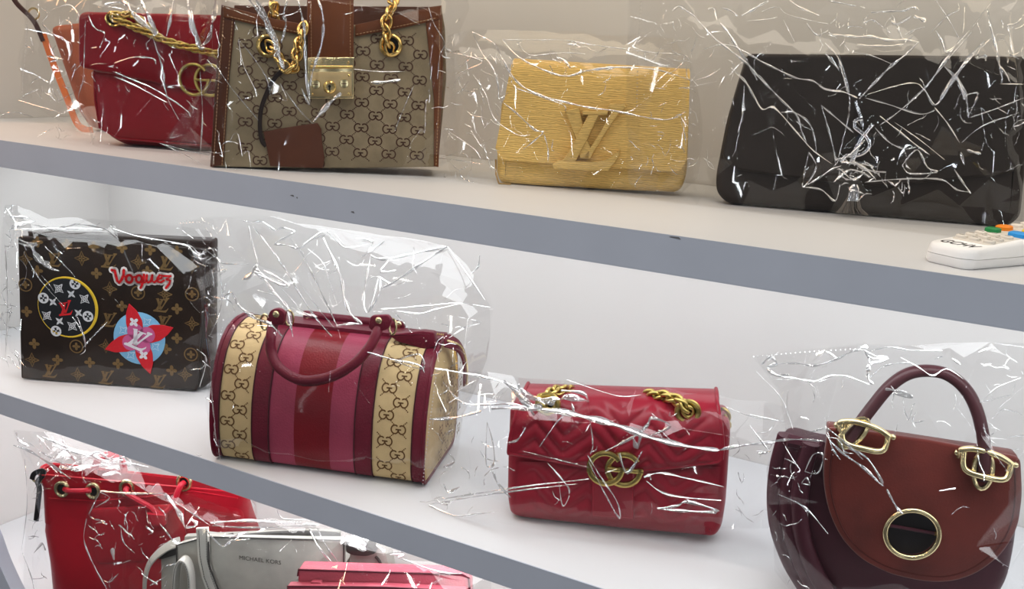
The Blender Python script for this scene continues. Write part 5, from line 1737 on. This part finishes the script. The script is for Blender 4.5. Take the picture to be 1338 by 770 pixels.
wrapper(fr5, 'clear film bag around the brown monogram pouch', [(6, 268), (1, 340), (0, 470), (14, 490), (28, 503), (262, 518), (282, 500), (286, 330), (276, 302), (180, 290), (62, 287), (22, 268)], (23, 305, 270, 512), -0.014, 0.055, c, 5,
        scribble=((2, 280, 24, 490, 22, 40, 1.2), (268, 320, 284, 500, 12, 30, 1.1), (30, 286, 260, 305, 6, 30, 1.0)), amp=0.0016, step=0.028, seal=[[(232, 292), (244, 288), (262, 290), (276, 293)]])
c = []
c += W(K_B1, 1.5, [(265, 75), (290, 180), (330, 320)], [(610, 190), (700, 125), (770, 100)], [(760, 110), (820, 165), (880, 208), (1011, 190)], [(70, 280), (90, 400), (100, 540), (60, 680), (20, 769)], [(0, 225), (70, 280), (110, 310), (250, 315)], [(35, 370), (130, 345)])
c += W(K_B1, 2.4, [(290, 70), (400, 210), (500, 350), (600, 520), (680, 640), (790, 769)], [(225, 40), (300, 50), (350, 45), (430, 100), (480, 85), (550, 110), (490, 150), (430, 185), (510, 195), (585, 215), (650, 165), (750, 130)], [(590, 225), (680, 400), (760, 570), (825, 705)], [(820, 700), (900, 690), (980, 690)])
c += W(K_B1, 3.4, [(735, 150), (800, 290), (850, 410), (870, 540), (910, 630), (980, 690)], [(350, 380), (410, 470), (500, 575), (520, 650), (545, 769)], [(105, 525), (160, 495), (200, 570), (300, 650), (400, 690), (480, 769)], [(310, 310), (350, 380), (440, 430), (520, 455), (470, 410), (360, 350)])
c += W(K_B1, 6, [(310, 320), (290, 370), (230, 410)], [(300, 330), (330, 380), (360, 400)])
c += W(K_B1, 1, [(640, 220), (730, 300), (780, 440), (820, 560)], [(590, 430), (680, 560), (760, 660), (810, 720)], [(480, 470), (560, 560), (640, 640)])
c += W(K_B2, 3, [(190, 230), (240, 250), (320, 245), (450, 215), (620, 180)], [(620, 180), (480, 270), (350, 360), (250, 415)], [(755, 330), (790, 290), (800, 230)], [(290, 260), (250, 320), (330, 315)], [(235, 350), (300, 390)])
c += W(K_B2, 2.2, [(190, 235), (165, 370), (150, 480), (165, 550)], [(235, 345), (210, 450), (180, 550)], [(245, 350), (240, 440), (190, 540)], [(110, 135), (200, 150), (180, 210)], [(270, 150), (180, 215), (140, 235)])
c += W(K_B2, 1.5, [(250, 530), (400, 520), (560, 505), (690, 495), (860, 520)], [(340, 540), (460, 555), (560, 530), (690, 497)], [(630, 690), (720, 630), (805, 605), (680, 570)], [(330, 550), (420, 660)], [(620, 180), (700, 290), (830, 480)])
c += W(K_BOS, 1.8, [(500, 375), (570, 395), (640, 410), (655, 430)], [(575, 400), (650, 420), (640, 380), (575, 400)])
wrapper(fr6, 'tall clear film bag gathered above the striped barrel bag', [(236, 292), (264, 288), (360, 286), (470, 308), (586, 322), (640, 400), (636, 470), (604, 540), (594, 612), (552, 634), (290, 610), (252, 596), (272, 500), (268, 400)], (280, 420, 590, 625), -0.036, 0.165, c, 6,
        scribble=((240, 292, 300, 420, 26, 30, 1.0), (330, 300, 600, 420, 16, 40, 0.9), (560, 420, 632, 520, 12, 26, 1.0), (250, 460, 285, 595, 12, 36, 1.0)), amp=0.0035, step=0.026, ymid=0.012, seal=[[(236, 292), (262, 290)]])
c = []
c += W(K_MAR, 2.4, [(80, 60), (200, 80), (330, 110), (430, 160), (480, 190)], [(110, 110), (180, 185), (280, 190), (360, 190), (430, 205)], [(270, 255), (290, 330), (295, 405), (265, 405), (270, 255)], [(340, 330), (380, 320), (410, 275)])
c += W(K_MAR, 5.5, [(285, 205), (400, 205), (520, 215), (640, 240), (750, 270), (860, 310), (980, 340), (1110, 358)], [(330, 105), (400, 175), (440, 230)], [(800, 310), (815, 345), (830, 300)])
c += W(K_MAR, 8, [(380, 120), (420, 160), (500, 180), (560, 165), (640, 180)], [(360, 140), (420, 190), (470, 200)])
c += W(K_MAR, 3.4, [(540, 140), (620, 150), (640, 185)], [(570, 165), (585, 215)], [(290, 435), (310, 480), (355, 530)], [(700, 360), (800, 310), (850, 270), (870, 240), (935, 270), (850, 310)], [(890, 570), (960, 560), (1000, 545), (1110, 580), (1000, 580), (890, 570)],
       [(750, 370), (780, 440), (835, 360)], [(60, 245), (150, 240), (250, 215)], [(1110, 358), (1200, 340), (1338, 326)])
c += W(K_MAR, 1.6, [(25, 550), (200, 520), (400, 490), (640, 462)], [(60, 555), (300, 515), (600, 480)], [(640, 235), (655, 330), (645, 370)], [(460, 345), (520, 260), (560, 220)], [(840, 455), (900, 440), (1000, 460), (1130, 490)], [(850, 470), (930, 520), (1120, 540)],
       [(635, 375), (680, 450), (740, 540), (755, 600), (740, 590), (690, 500), (640, 400)], [(530, 470), (545, 560), (570, 510), (540, 460), (490, 405)], [(240, 155), (290, 150), (300, 175), (260, 180)], [(55, 600), (150, 600), (300, 580)], [(1225, 265), (1290, 350), (1310, 320)])
c += W(K_MAR, 2.6, [(110, 480), (130, 510), (170, 490)], [(1250, 360), (1290, 370)], [(130, 370), (150, 400), (110, 420)], [(840, 455), (860, 450), (865, 465)])
c += W(K_MAR, 1, [(560, 100), (740, 158), (830, 155)], [(1140, 200), (1250, 240), (1338, 245)], [(400, 360), (560, 400), (640, 420)], [(1180, 560), (1210, 600), (1240, 620)])
wrapper(fr7, 'clear film bag lying around the cherry red chevron bag', [(570, 481), (700, 497), (900, 514), (1030, 532), (1034, 600), (1026, 690), (940, 720), (690, 692), (548, 694), (556, 600)], (663, 515, 955, 700), -0.038, 0.078, c, 7,
        scribble=((552, 490, 660, 680, 34, 28, 1.2), (955, 540, 1025, 680, 14, 24, 1.0), (670, 520, 940, 690, 12, 26, 0.9)), amp=0.0024, step=0.026, seal=[[(571, 484), (563, 545), (556, 600), (552, 640)]])
c = []
c += W(K_ST, 4, [(60, 135), (95, 100), (130, 130), (85, 150), (130, 190), (190, 185)], [(560, 65), (580, 110), (575, 200), (600, 230)], [(660, 255), (720, 265), (795, 295), (690, 275)], [(540, 50), (575, 50)], [(560, 75), (600, 105), (660, 106), (590, 130)])
c += W(K_ST, 2.6, [(140, 130), (230, 130), (320, 140), (430, 105), (500, 70), (560, 65)], [(560, 65), (620, 95), (675, 105), (590, 135)], [(0, 525), (120, 508), (240, 500), (370, 510)], [(375, 445), (470, 520), (550, 598)], [(985, 105), (1025, 135)], [(40, 570), (100, 560)])
c += W(K_ST, 2, [(80, 150), (140, 190), (230, 205), (310, 218), (400, 190), (480, 195), (580, 232)], [(370, 70), (425, 102)], [(900, 110), (940, 95)], [(1115, 75), (1180, 50), (1200, 60)], [(290, 465), (350, 450), (375, 440)], [(375, 440), (400, 540), (440, 598)], [(400, 490), (440, 510), (460, 560), (500, 570)])
c += W(K_ST, 1.4, [(585, 200), (640, 150), (710, 130), (800, 128)], [(735, 100), (820, 145), (890, 188), (960, 155), (1040, 205)], [(580, 70), (680, 50), (780, 65), (940, 68)], [(0, 380), (170, 415)], [(0, 435), (90, 555)], [(1190, 390), (1240, 355), (1330, 380)], [(1255, 490), (1338, 480)], [(1120, 320), (1270, 285)])
c += W(K_ST, 0.9, [(185, 260), (180, 350), (210, 450)], [(1130, 320), (1200, 250), (1320, 200)], [(30, 170), (120, 260), (170, 330), (185, 400)])
c += W(K_SAD, 3, [(255, 300), (300, 350), (370, 400), (430, 455), (380, 370), (320, 340)], [(440, 465), (470, 520), (490, 540)])
c += W(K_SAD, 1.8, [(180, 445), (195, 430), (205, 450), (180, 447)], [(190, 410), (215, 360), (245, 360), (230, 415), (190, 410)], [(110, 480), (190, 520), (260, 600)], [(600, 470), (650, 462)])
wrapper(fr8, 'large clear film bag around the suede saddle bag', [(984, 465), (1130, 454), (1352, 449), (1352, 850), (1050, 812), (1016, 740), (1003, 660), (1006, 610), (1030, 560), (1020, 510)], (1020, 575, 1340, 820), -0.046, 0.110, c, 8,
        scribble=((1000, 470, 1338, 570, 22, 30, 1.0), (1005, 580, 1050, 760, 16, 26, 1.0), (1270, 470, 1338, 590, 12, 30, 0.9), (1040, 600, 1330, 760, 2, 30, 0.9)), amp=0.003, step=0.030, ymid=-0.015, seal=[[(984, 466), (1040, 461), (1078, 458)], [(1085, 458), (1130, 455)]])
c = []
c += W(K_BOT, 3, [(60, 140), (130, 165), (230, 230), (310, 285)], [(220, 210), (280, 160), (350, 220), (420, 170), (480, 200), (560, 190)], [(300, 240), (380, 190), (450, 230), (540, 220), (650, 235)], [(150, 610), (185, 570), (200, 600)], [(450, 270), (520, 260)])
c += W(K_BOT, 4.5, [(230, 215), (270, 180), (330, 200)], [(400, 180), (460, 215), (540, 205)], [(260, 235), (330, 245), (400, 235)])
c += W(K_BOT, 2.2, [(130, 130), (200, 180), (300, 230), (400, 240)], [(180, 100), (300, 150), (420, 190), (520, 250)], [(380, 265), (450, 230), (520, 235)], [(230, 140), (330, 170), (470, 210)])
c += W(K_BOT, 1, [(110, 200), (120, 400), (95, 600)], [(100, 610), (140, 720), (150, 769)], [(600, 300), (640, 340), (620, 300)], [(660, 340), (690, 300)])
wrapper(fr9, 'clear film bag over the bright red bucket bag', [(17, 562), (60, 566), (200, 590), (332, 640), (345, 770), (340, 860), (40, 826), (30, 770), (36, 640), (34, 610)], (55, 615, 320, 830), -0.024, 0.135, c, 9,
        scribble=((25, 572, 200, 612, 30, 34, 1.8), (30, 620, 60, 760, 12, 30, 1.0)), amp=0.003, step=0.026, ymid=0.04)
c = []
c += W(K_BOT, 2, [(440, 340), (560, 350), (720, 350)], [(920, 480), (1060, 470), (1200, 475)], [(930, 490), (1100, 500), (1338, 490)], [(900, 510), (970, 580), (1010, 560), (1090, 550)], [(1000, 545), (1080, 520)], [(620, 700), (690, 750)])
c += W(K_BOT, 2.8, [(720, 350), (780, 430), (810, 500)], [(815, 500), (835, 465), (860, 490), (815, 500)], [(490, 590), (500, 640)], [(640, 495), (670, 520)])
c += W(K_BOT, 1.3, [(740, 370), (830, 430), (920, 490)], [(1210, 420), (1240, 460), (1338, 465)], [(380, 460), (370, 560), (420, 680), (470, 769)], [(440, 340), (390, 440)], [(530, 490), (540, 560), (590, 610)], [(480, 740), (520, 700)], [(700, 480), (760, 560)], [(420, 410), (480, 370), (440, 345)])
c += W(K_BT2, 2.2, [(625, 140), (660, 210), (720, 280)], [(655, 140), (690, 210), (745, 280)], [(600, 125), (660, 128)], [(720, 300), (790, 270)])
c += W(K_BT2, 6.5, [(740, 190), (790, 170), (830, 210), (770, 200)], [(745, 180), (790, 195), (820, 190)], [(760, 175), (800, 172), (840, 190)])
c += W(K_BT2, 4, [(870, 200), (900, 225)], [(920, 235), (970, 235), (950, 245)])
wrapper(frA, 'clear film bag around the silver grey tote', [(111, 690), (118, 660), (132, 641), (215, 645), (260, 668), (330, 680), (400, 680), (560, 700), (600, 740), (612, 960), (150, 930), (140, 770), (120, 730)], (195, 690, 500, 940), -0.026, 0.075, c, 10,
        scribble=((115, 650, 220, 765, 34, 24, 1.2), (230, 660, 420, 690, 10, 30, 1.2)), amp=0.003, step=0.024, ymid=0.0, seal=[[(132, 642), (214, 645)], [(280, 680), (395, 682)]])
c = W(K_BT2, 1.8, [(1090, 340), (1105, 300), (1140, 310)], [(1060, 350), (1110, 320), (1080, 345)], [(960, 250), (1100, 300), (1180, 305)])
wrapper(frB, 'clear film bag around the rose pink bag at the bottom edge', [(470, 735), (560, 738), (640, 752), (650, 1030), (375, 1000), (378, 760)], (376, 750, 612, 1000), -0.014, 0.045, c, 11, amp=0.002, step=0.03)
